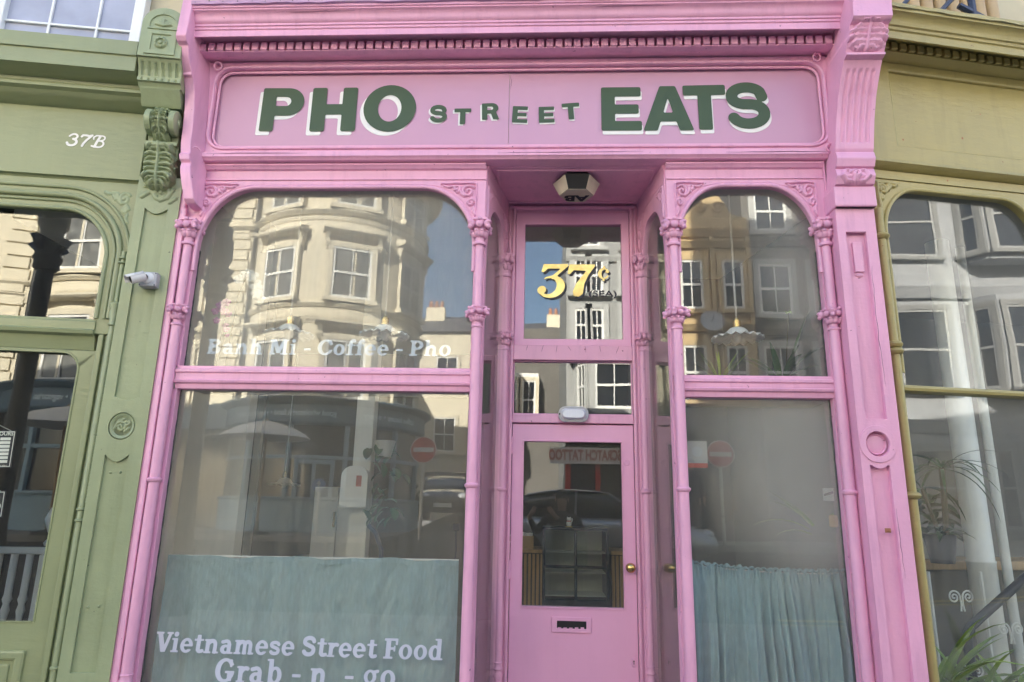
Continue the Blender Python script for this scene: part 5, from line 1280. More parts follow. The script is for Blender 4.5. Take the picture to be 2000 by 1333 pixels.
# orchids in the left window
shelf = tag(MB().box(-2.17, -.48, .12, .34, 2.185, 2.21).build('window_shelf', M['int_pale']), 'pale shelf along the rail inside the wide left window', 'shelf')
shelf2 = tag(MB().box(.86, 1.66, .12, .40, 2.155, 2.175).build('window_shelf', M['int_pale']), 'pale shelf along the rail inside the narrow right window', 'shelf')
def blade(m_, p0, d, L_, w, droop, n=7, twist=0.0):
    p = Vector(p0); d = Vector(d).normalized(); side = d.cross(Vector((0, 0, 1)))
    if side.length < 1e-3: side = Vector((1, 0, 0))
    side.normalize()
    A = []; B = []; Cc = []
    for i in range(n + 1):
        t = i / n
        ww = w * (math.sin(PI * min(1, .12 + t * .88)) ** .75) * (1 if t < 1 else .02)
        up = side.cross(d).normalized()
        A.append(p - side * ww / 2 + up * ww * .18); B.append(p + side * ww / 2 + up * ww * .18); Cc.append(p - up * 0)
        d = (d + Vector((0, 0, -droop / n))).normalized(); p = p + d * (L_ / n)
    vs = A + Cc + B; k = n + 1
    fs = []
    for i in range(n): fs += [(i, i + 1, k + i + 1, k + i), (k + i, k + i + 1, 2 * k + i + 1, 2 * k + i)]
    m_.add(vs, fs)
def orchid(label, loc, petal, stems, seed):
    t = thing('orchid', label, 'plant', loc)
    rnd = random.Random(seed)
    MB().lathe([(.035, 0), (.05, .08), (.052, .085), (.046, .085), (.042, .07)], n=16).build('flower_pot', M['pot'], t, smooth=40)
    for k in range(5):
        m_ = MB(); a = k * 1.25 + .3; blade(m_, (0, 0, .08), (math.cos(a), math.sin(a) * .5, .7), .17, .05, 1.3); m_.build('leaf', M['leaf'], t, smooth=60)
    for (path, flowers) in stems:
        path = [path[0]] + [(a, b, c + .10) for a, b, c in path[1:]]; flowers = [(a, b, c + .10, d) for a, b, c, d in flowers]
        s = MB().tube(path, .0028, 5).build('stem', M['stem'], t)
        for (x, y, z, r) in flowers:
            m_ = MB()
            for q in range(5):
                a = q * 2 * PI / 5 + PI / 2; rr = r * .82 * (1.0 if q in (1, 4) else .85)
                m_.ball((x + .55 * rr * math.cos(a), y + rnd.uniform(-.004, .004), z + .55 * rr * math.sin(a)), (rr * .55, rr * .10, rr * .48), (0, -a, 0), 9, 6)
            f = m_.build('flower', M[petal], s, smooth=60)
    return t
orchid('white flowering orchid on the shelf inside the wide left window', (-2.02, .25, 2.21), 'petal_white',
       [([(0, 0, .08), (.02, 0, .30), (.03, .0, .50), (.07, 0, .64), (.13, 0, .62), (.17, 0, .54)], [(.03, -.01, .62, .05), (.075, -.01, .655, .05), (.115, -.02, .635, .055), (.13, 0, .59, .055), (.155, -.01, .555, .05), (.16, -.02, .515, .05), (.18, 0, .485, .04)])], 2)
orchid('pink flowering orchid on the shelf inside the wide left window', (-2.08, .22, 2.21), 'petal_pink',
       [([(0, 0, .08), (.03, 0, .25), (.035, 0, .40), (.02, .0, .46)], [(.0, -.01, .43, .036), (.04, -.01, .45, .036), (-.03, 0, .395, .034), (.03, -.01, .39, .036), (.055, 0, .375, .03), (-.01, -.01, .33, .03), (.045, 0, .30, .026)]),
        ([(0, 0, .08), (.05, 0, .2), (.06, 0, .30)], [(.06, -.01, .27, .028), (.065, 0, .235, .02)])], 3)
# small papers stuck inside the narrow right window
nt_ = thing('paper_notice', 'white paper notice with a round grey emblem and red strip inside the narrow right window', 'notice', (.875, .060, 1.83))
MB().box(-.055, .055, 0, .001, -.05, .075).build('paper', M['diffuser_grey'], nt_); MB().box(-.055, .055, 0, .0012, -.075, -.0502).build('red_strip', M['banner_red'], nt_)
MB().lathe([(0, .0008), (.030, .0008), (.030, 0)], n=20, M=Matrix.Translation((0, 0, .015)) @ KX).build('emblem', M['grey_plastic'], nt_)
sk1 = thing('sticker', 'small pale rectangular sticker at the right edge of the narrow right window', 'sticker', (1.585, .060, 1.62))
MB().box(-.03, .03, 0, .001, -.035, .035).build('paper', M['diffuser_grey'], sk1); MB().plate([(-.025, -.01), (.025, .005), (.025, .018), (-.025, .003)], -.0006, 0).build('print', M['ink'], sk1)
sk2 = thing('sticker', 'small orange round-cornered sticker below the pale one in the narrow right window', 'sticker', (1.60, .060, 1.48))
MB().plate(rounded_loop(-.024, .024, -.035, .03, .012, .012, (1, 1, 1, 1), 5), 0, .001).build('paper', M['oak'], sk2)
# plants in the right window
def leafy(label, loc, n, L_, w, seed, m_name='leaf', up=.9, droop=(.8, 1.9)):
    t = thing('leafy_plant', label, 'plant', loc); rnd = random.Random(seed)
    MB().lathe([(.05, 0), (.065, .10), (.068, .105), (.06, .105), (.056, .09), (0, .09)], n=16).build('flower_pot', M['pot'], t, smooth=40)
    for k in range(n):
        m_ = MB(); a = k * 2.4 + rnd.uniform(-.3, .3)
        blade(m_, (rnd.uniform(-.02, .02), rnd.uniform(-.02, .02), .09), (math.cos(a), math.sin(a) * .6, up + rnd.uniform(-.3, .6)), L_ * rnd.uniform(.7, 1.15), w * rnd.uniform(.7, 1.2), rnd.uniform(*droop))
        m_.build('leaf', M[m_name], t, smooth=60)
    return t
pl_ = leafy('dark strap-leaved plant with a seed head at the right of the narrow window shelf', (1.45, .27, 2.175), 15, .34, .045, 5, 'leaf', 1.1, (.5, 1.2))
m_ = MB(); blade(m_, (.03, 0, .10), (.28, 0, 1), .52, .06, .45); m_.build('leaf', M['leaf'], pl_, smooth=60)
m_ = MB(); m_.tube([(.02, 0, .1), (.05, 0, .35), (.075, 0, .56)], .0025, 5); m_.build('stem', M['stem'], pl_)
m_ = MB()
for k in range(14):
    a = k * 2.4; m_.tube([(.075, 0, .56), (.075 + .02 * math.cos(a), .02 * math.sin(a), .56 + .012 * math.sin(k))], .0016, 4)
m_.build('seed_head', M['leaf_bright'], pl_)
leafy('small spiky yellow-green plant at the left of the narrow window shelf', (1.08, .25, 2.175), 14, .24, .014, 8, 'leaf_bright', 1.6, (.2, .8))
# trailing plant, hose, socket inside the left bay
tp_ = thing('trailing_plant', 'trailing dark-leaved plant hanging inside the wide left window beside the pillar', 'plant', (-1.18, 1.18, 1.87))
MB().lathe([(.05, 0), (.08, .11), (.083, .115), (.074, .115)], n=16).build('flower_pot', M['pot'], tp_, smooth=40)
rnd = random.Random(4)
for k in range(34):
    m_ = MB(); z = .10 - rnd.random() ** 1.2 * .55; x = rnd.gauss(0, .065); y = rnd.gauss(0, .05)
    blade(m_, (x, y, z), (rnd.uniform(-1, 1), rnd.uniform(-1, .3), rnd.uniform(-.6, .3)), .10, .07, 1.2, 5); m_.build('leaf', M['leaf'], tp_, smooth=60)
hs = thing('vacuum_cleaner', 'dark upright vacuum cleaner with a bent blue hose leaning inside the left window', 'vacuum cleaner', (-1.19, 1.12, .16))
MB().tube([(.05, 0, .2), (.05, 0, .95), (.045, 0, 1.05), (.0, 0, 1.16), (-.06, 0, 1.22)], .016, 8).build('hose', M['navy'], hs, smooth=60)
MB().lathe([(.09, 0), (.10, .1), (.09, .55), (.05, .66), (0, .67)], -.05, .05, 16).build('cleaner_body', M['ink'], hs, smooth=40)
MB().tube([(.06, 0, .05), (.065, 0, .85)], .012, 8).build('wand', M['steel'], hs)
wl = tag(MB().box(-.95, -.55, 2.3, 2.36, .16, 2.3).build('partition', M['int_dark']), 'dark half-height partition inside the shop near the doorway', 'partition')
sk = thing('plug_socket', 'dark plug with trailing lead on the partition inside the left window', 'socket', (-.76, 2.29, 1.35))
MB().box(-.03, .03, -.02, .005, -.03, .03).build('plug', M['ink'], sk, bevel=.004); MB().tube([(0, -.015, -.03), (.01, -.02, -.2), (-.01, -.02, -.4), (-.04, -.02, -.62)], .004, 5).build('lead', M['ink'], sk)
# counter and display fridge behind the door
ctr = thing('service_counter', 'wooden service counter faced with vertical oak slats behind the door glass', 'counter', (-.36, 2.40, .16))
MB().box(-.02, .36, .03, .6, 0, .98).build('counter_body', M['int_dark'], ctr); MB().box(-.04, .37, -.02, .62, .98, 1.01).build('counter_top', M['oak'], ctr, bevel=.004)
SL = MB().box(-.011, .011, -.0, .028, .02, .97).mesh('slat', M['oak'])
for k in range(11): inst(SL, 'slat', ctr, (-.005 + k * .036, .0, 0))
ctr2 = thing('service_counter', 'narrow slatted counter end right of the display fridge', 'counter', (.60, 2.40, .16))
MB().box(.0, .6, .03, .6, 0, .98).build('counter_body', M['int_dark'], ctr2); MB().box(-.0, .6, -.02, .62, .98, 1.01).build('counter_top', M['oak'], ctr2, bevel=.004)
for k in range(14): inst(SL, 'slat', ctr2, (.02 + k * .036, .0, 0))
fr = thing('display_fridge', 'black glass-fronted display fridge behind the door glass', 'fridge', (.29, 2.35, .16))
m_ = MB(); m_.box(-.29, .29, 0, .5, 0, .60); m_.box(-.29, -.265, .0, .5, .60, 1.18); m_.box(.265, .29, .0, .5, .60, 1.18); m_.box(-.29, .29, 0, .5, 1.18, 1.205); m_.box(-.012, .012, .0, .02, .60, 1.18); m_.box(-.265, .265, 0, .02, .86, .885); m_.box(-.265, .265, .47, .5, .60, 1.18)
m_.build('fridge_body', M['ink'], fr, bevel=.004)
MB().box(-.262, .262, .004, .010, .61, 1.175).build('fridge_glass', M['fridge_glass'], fr)
MB().box(-.262, .262, .40, .41, .61, 1.17).build('fridge_liner', M['int_pale'], fr)
SHF = MB().box(-.262, .262, .05, .40, -.004, .004).mesh('shelf', M['white'])
for z in (.63, .82, .99): inst(SHF, 'shelf', fr, (0, 0, z))
fg = thing('cat_figurine', 'small white waving cat figurine with red collar on the display fridge', 'figurine', (.235, 2.45, 1.366))
m_ = MB(); m_.ball((0, 0, .028), (.026, .022, .030)); m_.ball((0, -.004, .066), (.021, .019, .018)); m_.ball((-.012, -.02, .03), (.008, .01, .012)); m_.tube([(.022, -.006, .04), (.03, -.012, .065), (.024, -.012, .078)], .007, 7)
for s in (-1, 1): m_.lathe([(.008, 0), (0, .014)], s * .012, -.002, 8, M=Matrix.Translation((0, 0, .078)))
m_.build('figure_body', M['porcelain'], fg, smooth=60)
MB().lathe([(.030, -.004), (.033, 0), (.03, .006)], n=14).build('figure_base', M['gold'], fg); m_ = MB(); m_.tube([(.019 * math.cos(t * PI / 8), .019 * math.sin(t * PI / 8) - .002, .051) for t in range(16)], .004, 5, True); m_.build('collar', M['red'], fg)
m_ = MB(); m_.ball((-.008, -.0215, .07), (.002, .002, .003)); m_.ball((.008, -.0215, .07), (.002, .002, .003)); m_.build('eye', M['ink'], fg)
cb = thing('cardboard_box', 'open brown cardboard box of paper cups on the counter behind the door glass', 'box', (-.20, 2.55, 1.17))
m_ = MB(); m_.box(-.12, .12, -.09, -.086, 0, .11); m_.box(-.12, .12, .086, .09, 0, .11); m_.box(-.12, -.116, -.086, .086, 0, .11); m_.box(.116, .12, -.086, .086, 0, .11); m_.box(-.116, .116, -.086, .086, 0, .004); m_.build('box_body', M['card'], cb)
for k in range(4):
    m_ = MB(); m_.lathe([(.03, 0), (.036, .09), (.033, .09), (.028, .004)], n=12, M=Matrix.Translation((-.08 + k * .052, -.02, .045)) @ Matrix.Rotation(R(60 - 20 * k), 4, 'X')); m_.build('paper_cup', M['white'], cb, smooth=40)

# ------------------------------------------------------------------ inside the green shop
def local_struct(nm, mb_, mtl, x, a):
    o = tag(mb_.build(nm, M[mtl]), kind='structure'); o.location = (x, 0, 0); o.rotation_euler = (0, 0, a); return o
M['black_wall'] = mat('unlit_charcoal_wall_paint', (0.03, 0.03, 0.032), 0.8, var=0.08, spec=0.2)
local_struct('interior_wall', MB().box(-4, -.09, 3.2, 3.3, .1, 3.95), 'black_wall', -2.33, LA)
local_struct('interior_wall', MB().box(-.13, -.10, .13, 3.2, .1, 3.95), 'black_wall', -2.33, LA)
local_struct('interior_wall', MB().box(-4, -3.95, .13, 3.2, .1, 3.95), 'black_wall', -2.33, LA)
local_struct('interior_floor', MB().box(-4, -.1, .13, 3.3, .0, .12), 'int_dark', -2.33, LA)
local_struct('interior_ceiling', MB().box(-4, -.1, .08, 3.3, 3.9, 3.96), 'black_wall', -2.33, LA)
bs = thing('stair_balustrade', 'white painted stair balustrade behind the green door glass', 'balustrade', (-2.33, 0, 0), LA)
MB().box(-2.2, -.83, .87, .93, 1.155, 1.20).build('handrail', M['white'], bs, bevel=.008)
MB().box(-.88, -.80, .86, .94, .1, 1.154).build('newel_post', M['white'], bs, bevel=.006)
BAL = MB().lathe([(.022, .12), (.022, .30), (.030, .32), (.018, .35), (.030, .42), (.034, .50), (.024, .62), (.016, .74), (.026, .80), (.018, .84), (.028, .87), (.022, .90), (.022, 1.154)], n=12).mesh('baluster', M['white'], smooth=40)
for k in range(12): inst(BAL, 'baluster', bs, (-.955 - k * .095, .90, 0))
vs = thing('table_lamp', 'pale round-bellied lamp base beside the balustrade behind the green door', 'lamp', (-3.24, -.0, 0), LA)
MB().lathe([(.05, 1.2), (.06, 1.22), (.03, 1.26), (.06, 1.33), (.075, 1.38), (.05, 1.45), (.02, 1.48), (.02, 1.5)], .0, .9, 14).build('lamp_base', M['white'], vs, smooth=40)

# ------------------------------------------------------------------ inside the olive shop
local_struct('interior_wall', MB().box(-.05, 5, 2.6, 2.7, .1, 3.56), 'int_grey', 2.05, RA)
local_struct('interior_wall', MB().box(-.05, -.02, .13, 2.6, .1, 3.56), 'int_grey', 2.05, RA)
local_struct('interior_wall', MB().box(5, 5.05, .13, 2.6, .1, 3.56), 'int_grey', 2.05, RA)
local_struct('interior_floor', MB().box(-.05, 5, .13, 2.7, 0, .12), 'int_dark', 2.05, RA)
local_struct('interior_ceiling', MB().box(-.05, 5, .08, 2.7, 3.5, 3.56), 'int_grey', 2.05, RA)
ip = thing('iron_pillar', 'white round pillar inside the olive shop window', 'pillar', (2.05, 0, 0), RA)
MB().lathe([(.085, .12), (.085, 1.22), (.088, 1.225), (.088, 1.235), (.082, 1.24), (.078, 3.5)], 1.06, .80, 20).build('shaft', M['white'], ip, smooth=50)
MB().tube([(1.30, .85, .12), (1.30, .85, 3.5)], .03, 10).build('pipe', M['white'], ip, smooth=50)
hr = MB().tube([(.53, .40, .12), (.53, .40, .80), (.535, .40, .85), (.56, .40, .89), (.98, .40, 1.165), (1.6, .40, 1.57)], .026, 8).build('stair_handrail', M['ink'], smooth=50)
hr.location = (2.05, 0, 0); hr.rotation_euler = (0, 0, RA); tag(hr, 'thick dark cranked handrail inside the olive shop window', 'handrail')
ws = thing('wrought_iron_screen', 'white wrought iron screen of paired scrolls inside the olive shop window', 'screen', (2.05, 0, 0), RA)
def scr(cx, cz, r, sg):
    m_ = MB(); p = [(cx + sg * (r * (1 - t / 40.0) ) * math.cos(t * .33 - .2), .6, cz + r * (1 - t / 40.0) * math.sin(t * .33 - .2)) for t in range(38)]
    p = [(cx + sg * r * .9, .6, cz - r * 2.0), (cx + sg * r * 1.05, .6, cz - r * 1.0)] + p
    m_.tube(p, .0055, 5); return m_.build('scroll', M['white'], ws, smooth=60)
for cx, cz in ((.28, 1.03), (.70, 1.03), (1.02, .84), (.70, .60), (.28, .60), (1.35, .84)):
    scr(cx - .05, cz, .042, 1); scr(cx + .05, cz, .042, -1)
for u in (.49, .86, 1.19): MB().tube([(u, .6, .12), (u - .0, .6, 1.18)], .010, 6).build('upright', M['white'], ws)
dsk = thing('sideboard', 'dark wooden sideboard top behind the plants in the olive shop', 'sideboard', (2.05, 0, 0), RA)
MB().box(.0, 2.2, 1.0, 1.5, 1.16, 1.22).build('sideboard_top', M['oak'], dsk, bevel=.006); MB().box(.05, 2.15, 1.03, 1.48, .12, 1.158).build('sideboard_body', M['int_dark'], dsk)
pm = thing('palm_plant', 'dark potted palm with thin arching fronds inside the olive shop window', 'plant', (2.05, 0, 0), RA)
m_ = MB(); m_.tube([(.73, .72, 1.22), (.75, .7, 1.5), (.77, .7, 1.83)], .018, 8); m_.tube([(.73, .70, 1.22), (.66, .7, 1.5), (.60, .7, 1.70)], .012, 8); m_.build('trunk', M['stem'], pm)
MB().lathe([(.07, 1.22), (.10, 1.40), (.09, 1.40), (.085, 1.38), (0, 1.38)], .73, .75, 14).build('flower_pot', M['ink'], pm, smooth=40)
rnd = random.Random(11)
for k in range(26):
    m_ = MB(); a = k * 2.4; e = rnd.uniform(.1, 1.1)
    blade(m_, (.77, .7, 1.82) if k % 4 else (.60, .7, 1.69), (math.cos(a), math.sin(a) * .6, e), rnd.uniform(.30, .5), .022, rnd.uniform(1.2, 2.4), 9); m_.build('frond', M['leaf'], pm, smooth=60)
for k in range(14):
    m_ = MB(); a = rnd.uniform(0, 6.28); blade(m_, (.73 + rnd.uniform(-.06, .06), .70, 1.40), (math.cos(a), math.sin(a), rnd.uniform(.4, 1.5)), .16, .03, 1.4, 5); m_.build('leaf', M['leaf'], pm, smooth=60)
def grass_clump(label, u, v, z, n, L_, w, seed, mname='leaf_bright'):
    t = thing('spider_plant', label, 'plant', (2.05, 0, 0), RA); rnd = random.Random(seed)
    MB().lathe([(.05, z - .14), (.075, z), (.068, z), (.06, z - .02), (0, z - .02)], u, v, 14).build('flower_pot', M['pot'], t, smooth=40)
    for k in range(n):
        m_ = MB(); a = k * 2.4 + rnd.uniform(-.4, .4)
        blade(m_, (u + rnd.uniform(-.02, .02), v, z), (math.cos(a), math.sin(a) * .45, rnd.uniform(.7, 2.2)), L_ * rnd.uniform(.6, 1.15), w * rnd.uniform(.7, 1.2), rnd.uniform(.6, 1.9), 8)
        m_.build('leaf', M[mname], t, smooth=60)
grass_clump('tall spider plant at the foot of the olive window, nearest the pink pilaster', .10, .20, .50, 30, .66, .046, 1)
grass_clump('low spider plant at the foot of the olive window, under the dark handrail', .36, .20, .42, 28, .46, .042, 2)
grass_clump('spider plant at the foot of the olive window in front of the white pillar', .62, .20, .42, 28, .46, .040, 3)
grass_clump('bright arching plant on the sideboard end beside the pink pilaster', .05, .95, 1.30, 18, .55, .03, 6)
mo = thing('rubber_plant', 'glossy broad-leaved plant on the sideboard at the right of the olive window', 'plant', (2.05, 0, 0), RA)
MB().lathe([(.05, 1.22), (.08, 1.36), (.07, 1.36), (0, 1.34)], 1.02, 1.2, 14).build('flower_pot', M['pot'], mo, smooth=40)
for k in range(14):
    m_ = MB(); a = k * 2.4; blade(m_, (1.0 + .05 * math.cos(a), 1.15, 1.38 + .02 * k), (math.cos(a), math.sin(a) * .6 - .4, .5), .20, .13, 1.3, 7); m_.build('leaf', M['leaf'], mo, smooth=60)

# ------------------------------------------------------------------ across the street (seen in the window reflections)
WCACHE = {}
SASH = ['sash_white']
PANE = ['dark_pane']
M['net_pane'] = mat('window_glass_over_net_curtain', (0.17, 0.17, 0.16), 0.1, var=0.35, vscale=3, spec=0.7)
def win_meshes(w, h, hood, sidebar, mtl):
    key = (round(w, 3), round(h, 3), hood, sidebar, mtl, SASH[0], PANE[0])
    if key in WCACHE: return WCACHE[key]
    m_ = MB(); f = .13
    # surround (local: wall plane y = 0, street towards -y)
    m_.plate(rect(-w / 2 - f, w / 2 + f, -.02, h + f), -.07, .02, [rect(-w / 2, w / 2, 0, h)])
    m_.box(-w / 2 - f - .05, w / 2 + f + .05, -.16, .02, -.12, -.021)
    fr = m_.mesh('window', M[mtl])
    p = MB().box(-w / 2, w / 2, -.012, .015, 0, h).mesh('pane', M[PANE[0]])
    s = MB().plate(rect(-w / 2, w / 2, 0, h), -.05, -.013, [rect(-w / 2 + .06, w / 2 - .06, .07, h / 2 - .03), rect(-w / 2 + .06, w / 2 - .06, h / 2 + .03, h - .06)])
    if sidebar: s.box(-.013, .013, -.045, -.014, .05, h - .05)
    s = s.mesh('sash', M[SASH[0]])
    hd = None
    if hood:
        q = MB(); t = h + .30
        q.prof_x([(.02, t + .02), (-.10, t + .02), (-.22, t + .05), (-.26, t + .09), (-.26, t + .14), (.02, t + .22)], -w / 2 - .30, w / 2 + .30)
        for sg in (-1, 1):
            q.prof_x([(.02, t - .32), (-.06, t - .32), (-.10, t - .22), (-.10, t - .12), (-.18, t + .0), (-.2, t + .02), (.02, t + .02)], sg * (w / 2 + .17) - .055, sg * (w / 2 + .17) + .055)
        hd = q.mesh('hood_mould', M[mtl])
    WCACHE[key] = (fr, p, s, hd)
    return WCACHE[key]
def add_window(bld, x, y, z, rz, w, h, hood, mtl, sidebar=True):
    fr, p, s, hd = win_meshes(w, h, hood, sidebar, mtl)
    o = inst(fr, 'window', bld, (x, y, z), (0, 0, rz))
    inst(p, 'pane', o); inst(s, 'sash', o)
    if hd: inst(hd, 'hood_mould', bld, (x, y, z), (0, 0, rz))
    return o
# Walls across the road face +y: turn the window pieces half round
def opp(bld, x, z, y, w, h, hood, mtl, rz=PI, bar=True): return add_window(bld, x, y, z, rz, w, h, hood, mtl, bar)

BX, BY, BR = -5.8, -14.2, 2.3
cream = thing('corner_building', 'cream stucco corner building with a rounded bow over a slate blue coffee house', 'building', (BX, BY, 0))
def C_(name, m_, mtl, parent=None, **k): return m_.build(name, M[mtl], parent or cream, **k)
C_('bow_wall', MB().lathe([(BR, 3.9), (BR, 10.4), (0.01, 10.4)], n=56), 'cream_stone', smooth=50)
C_('flat_wall', MB().box(-12, -1.96, -8, 1.2, .9, 10.4), 'cream_stone')
C_('side_wall', MB().box(-1.96, 1.2, -5, .2, .9, 10.4), 'cream_stone')
for z, r, t in ((6.40, .10, .10), (6.10, .05, .22), (8.88, .14, .12), (8.70, .05, .10)):
    C_('string_course', MB().lathe([(BR - .05, z - t), (BR + r * .4, z - t), (BR + r, z - t * .3), (BR + r, z), (BR - .05, z + .03)], n=56), 'cream_trim', smooth=30)
    C_('string_course', MB().prof_x([(1.1, z - t), (1.2 + r * .4, z - t), (1.2 + r, z - t * .3), (1.2 + r, z), (1.1, z + .03)], -12, -1.9), 'cream_trim')
C_('eaves_cornice', MB().lathe([(BR - .1, 9.98), (BR + .08, 9.98), (BR + .12, 10.12), (BR + .42, 10.18), (BR + .5, 10.3), (BR + .5, 10.40), (BR - .1, 10.46)], n=56), 'cream_trim', smooth=30)
C_('eaves_cornice', MB().prof_x([(1.1, 9.98), (1.28, 9.98), (1.32, 10.12), (1.62, 10.18), (1.7, 10.3), (1.7, 10.4), (1.1, 10.46)], -12, -1.9), 'cream_trim')
BRK = MB().prof_x([(0, 0), (.06, 0), (.12, .12), (.30, .17), (.30, .22), (0, .22)], -.05, .05).mesh('eaves_bracket', M['cream_trim'])
for k in range(20):
    a = R(90 + 95 - k * 10); inst(BRK, 'eaves_bracket', cream, ((BR - .01) * math.cos(a), (BR - .01) * math.sin(a), 9.97), (0, 0, a - PI / 2))
PANE[0] = 'net_pane'
for z, h, hood in ((4.02, 1.46, True), (6.55, 1.34, True), (9.02, 1.20, False)):
    for aw in (-23, 24, 71):
        a = R(90 - aw)
        add_window(cream, (BR - .015) * math.cos(a), (BR - .015) * math.sin(a), z, a + PI / 2, .98, h, hood, 'cream_trim')
    for x in (-3.9, -5.7, -7.5, -9.3): opp(cream, x, z, 1.19, .98, h, hood, 'cream_trim')
    for x in (-1.0,): pass
PANE[0] = 'dark_pane'
QU = MB().box(-.26, .26, -.03, .05, -.13, .13).mesh('quoin', M['cream_trim'])
for k in range(20): inst(QU, 'quoin', cream, (-2.42 - .05 * (k % 2), 1.22, 4.15 + k * .30), (0, 0, PI))
m_ = MB().tube([(-2.02, 1.30, .96), (-2.02, 1.30, 10.1)], .05, 8); C_('downpipe', m_, 'black', smooth=50)
m_ = MB()
for k in range(26):
    pass
CHAIN = MB().tube([(.05 * math.cos(t * PI / 6), 0, .05 * math.sin(t * PI / 6)) for t in range(12)], .014, 5, True).mesh('guilloche_ring', M['cream_trim'])
for k in range(58):
    a = R(90 - 95 + k * 3.3); inst(CHAIN, 'guilloche_ring', cream, ((BR + .052) * math.cos(a), (BR + .052) * math.sin(a), 5.99), (0, 0, a + PI / 2))
# the coffee house at street level
caf = thing('coffee_house_front', 'slate blue rounded coffee house shopfront under the cream bow', 'shopfront', (BX, BY, 0))
RF = BR + .22
MB().lathe([(RF - .25, 3.36), (RF, 3.36), (RF + .05, 3.42), (RF + .05, 3.82), (RF + .14, 3.86), (RF + .22, 3.93), (RF + .22, 3.98), (RF - .25, 4.02)], n=64).build('fascia', M['blue_shop'], caf, smooth=30)
MB().lathe([(RF - .15, .9), (RF - .15, 3.36)], n=64).build('shop_glazing', M['dark_pane'], caf, smooth=50)
MB().lathe([(RF - .14, .9), (RF, .92), (RF, 1.62), (RF + .06, 1.66), (RF + .06, 1.70), (RF - .14, 1.72)], n=64).build('stall_riser', M['blue_light'], caf, smooth=30)
PST = MB().box(-.05, .05, -.04, .10, 1.7, 3.36).mesh('mullion', M['blue_light'])
for aw in (-62, -30, -3, 28, 60, 90):
    a = R(90 - aw); inst(PST, 'mullion', caf, ((RF - .10) * math.cos(a), (RF - .10) * math.sin(a), 0), (0, 0, a + PI / 2))
MB().lathe([(RF - .14, 2.58), (RF - .06, 2.58), (RF - .06, 2.66), (RF - .14, 2.66)], n=64).build('transom_rail', M['blue_light'], caf, smooth=30)
dr = MB().plate(rect(-.45, .45, .95, 2.56), -.05, .04, [rect(-.36, -.04, 1.25, 2.46), rect(.04, .36, 1.25, 2.46)]).build('door', M['blue_light'], caf, bevel=.01)
aw = R(90 - 12); dr.location = ((RF - .06) * math.cos(aw), (RF - .06) * math.sin(aw), 0); dr.rotation_euler = (0, 0, aw + PI / 2)
MB().box(-12, -1.96, 1.18, 1.30, 3.36, 3.98).build('fascia', M['blue_shop'], caf)
MB().box(-12, -1.96, 1.18, 1.22, .9, 3.36).build('shop_glazing', M['dark_pane'], caf)
def ring_text(txt, aw0, size, z, mt, sxx):
    # reads left to right for someone in the street facing the shop
    def fn(x, y):
        a = R(90 - aw0) + x / (RF + .056)
        return Vector(((RF + .056) * math.cos(a), (RF + .056) * math.sin(a), z + y))
    plain_text('lettering', txt, size, M[mt], caf, fn=fn, bold=.005, sx=sxx)
M['pale_blue_letters'] = mat('pale_blue_shop_letters', (0.70, 0.82, 0.88), 0.5)
ring_text('good wholesome food \u2022 vegetarian eatery', -9, .20, 3.62, 'pale_blue_letters', .80)
ring_text('coffee house \u2022 eatery', 54, .20, 3.62, 'pale_blue_letters', .95)
par = thing('parasol', 'cream parasol standing outside the coffee house', 'parasol', (-5.9, -10.35, .9))
m_ = MB(); m_.lathe([(.92, 2.00), (.80, 2.10), (.55, 2.22), (.25, 2.31), (.02, 2.36)], n=24); o = m_.build('canopy', M['banner'], par, smooth=30); s_ = o.modifiers.new('t', 'SOLIDIFY'); s_.thickness = .006
MB().tube([(0, 0, 0), (0, 0, 2.4)], .022, 8).build('pole', M['oak'], par, smooth=50)
MB().lathe([(.25, 0), (.25, .06), (.05, .09), (.03, .3)], n=16).build('foot', M['black'], par)

# buildings right of the side street
pale = thing('terrace_house', 'pale grey sash-windowed house over the tattoo shop', 'building', (.57, -12.0, 0))
MB().box(0, 2.6, -8, 0, .9, 9.6).build('wall', M['shade_cool_stone'], pale)
MB().prof_x([(-.1, 9.3), (.1, 9.3), (.3, 9.45), (.3, 9.6), (-.1, 9.65)], -.02, 2.6).build('eaves_cornice', M['cool_trim'], pale)
for z in (5.55, 8.05): MB().prof_x([(-.1, z - .12), (.06, z - .12), (.12, z), (-.1, z + .03)], -.005, 2.6).build('string_course', M['cool_trim'], pale)
for x in (.6, 1.85): opp(pale, x, 8.35, -.01, .6, .8, False, 'cool_trim')
for x in (.38, .80, 1.62, 2.04):
    for z in (5.72, 7.08): opp(pale, x, z, .0, .34, .92, False, 'cool_trim')
rg = MB()
for k in range(24): rg.tube([(.06 + k * .108, .42, 5.36), (.06 + k * .108, .42, 5.64)], .008, 5)
rg.tube([(0, .42, 5.65), (2.58, .42, 5.65)], .014, 5); rg.tube([(0, .42, 5.40), (2.58, .42, 5.40)], .010, 5); rg.box(0, 2.58, .0, .46, 5.30, 5.352)
rg.build('balcony', M['black'], pale)
m_ = MB(); P_ = [(.25, -.02), (.55, .55), (1.75, .55), (2.05, -.02)]
m_.add([(x, y, 3.45) for x, y in P_] + [(x, y, 5.35) for x, y in P_], [(0, 1, 5, 4), (1, 2, 6, 5), (2, 3, 7, 6), (0, 3, 2, 1), (4, 5, 6, 7)])
bwin = m_.build('bay_window', M['sash_white'], pale)
for x, y, rz, w in ((1.15, .545, PI, .95), (.40, .26, PI + R(62), .40), (1.90, .26, PI - R(62), .40)):
    fr, p, s, hd = win_meshes(w, 1.15, False, True, 'cool_trim'); o = inst(fr, 'window', pale, (x, y, 3.95), (0, 0, rz)); inst(p, 'pane', o); inst(s, 'sash', o)
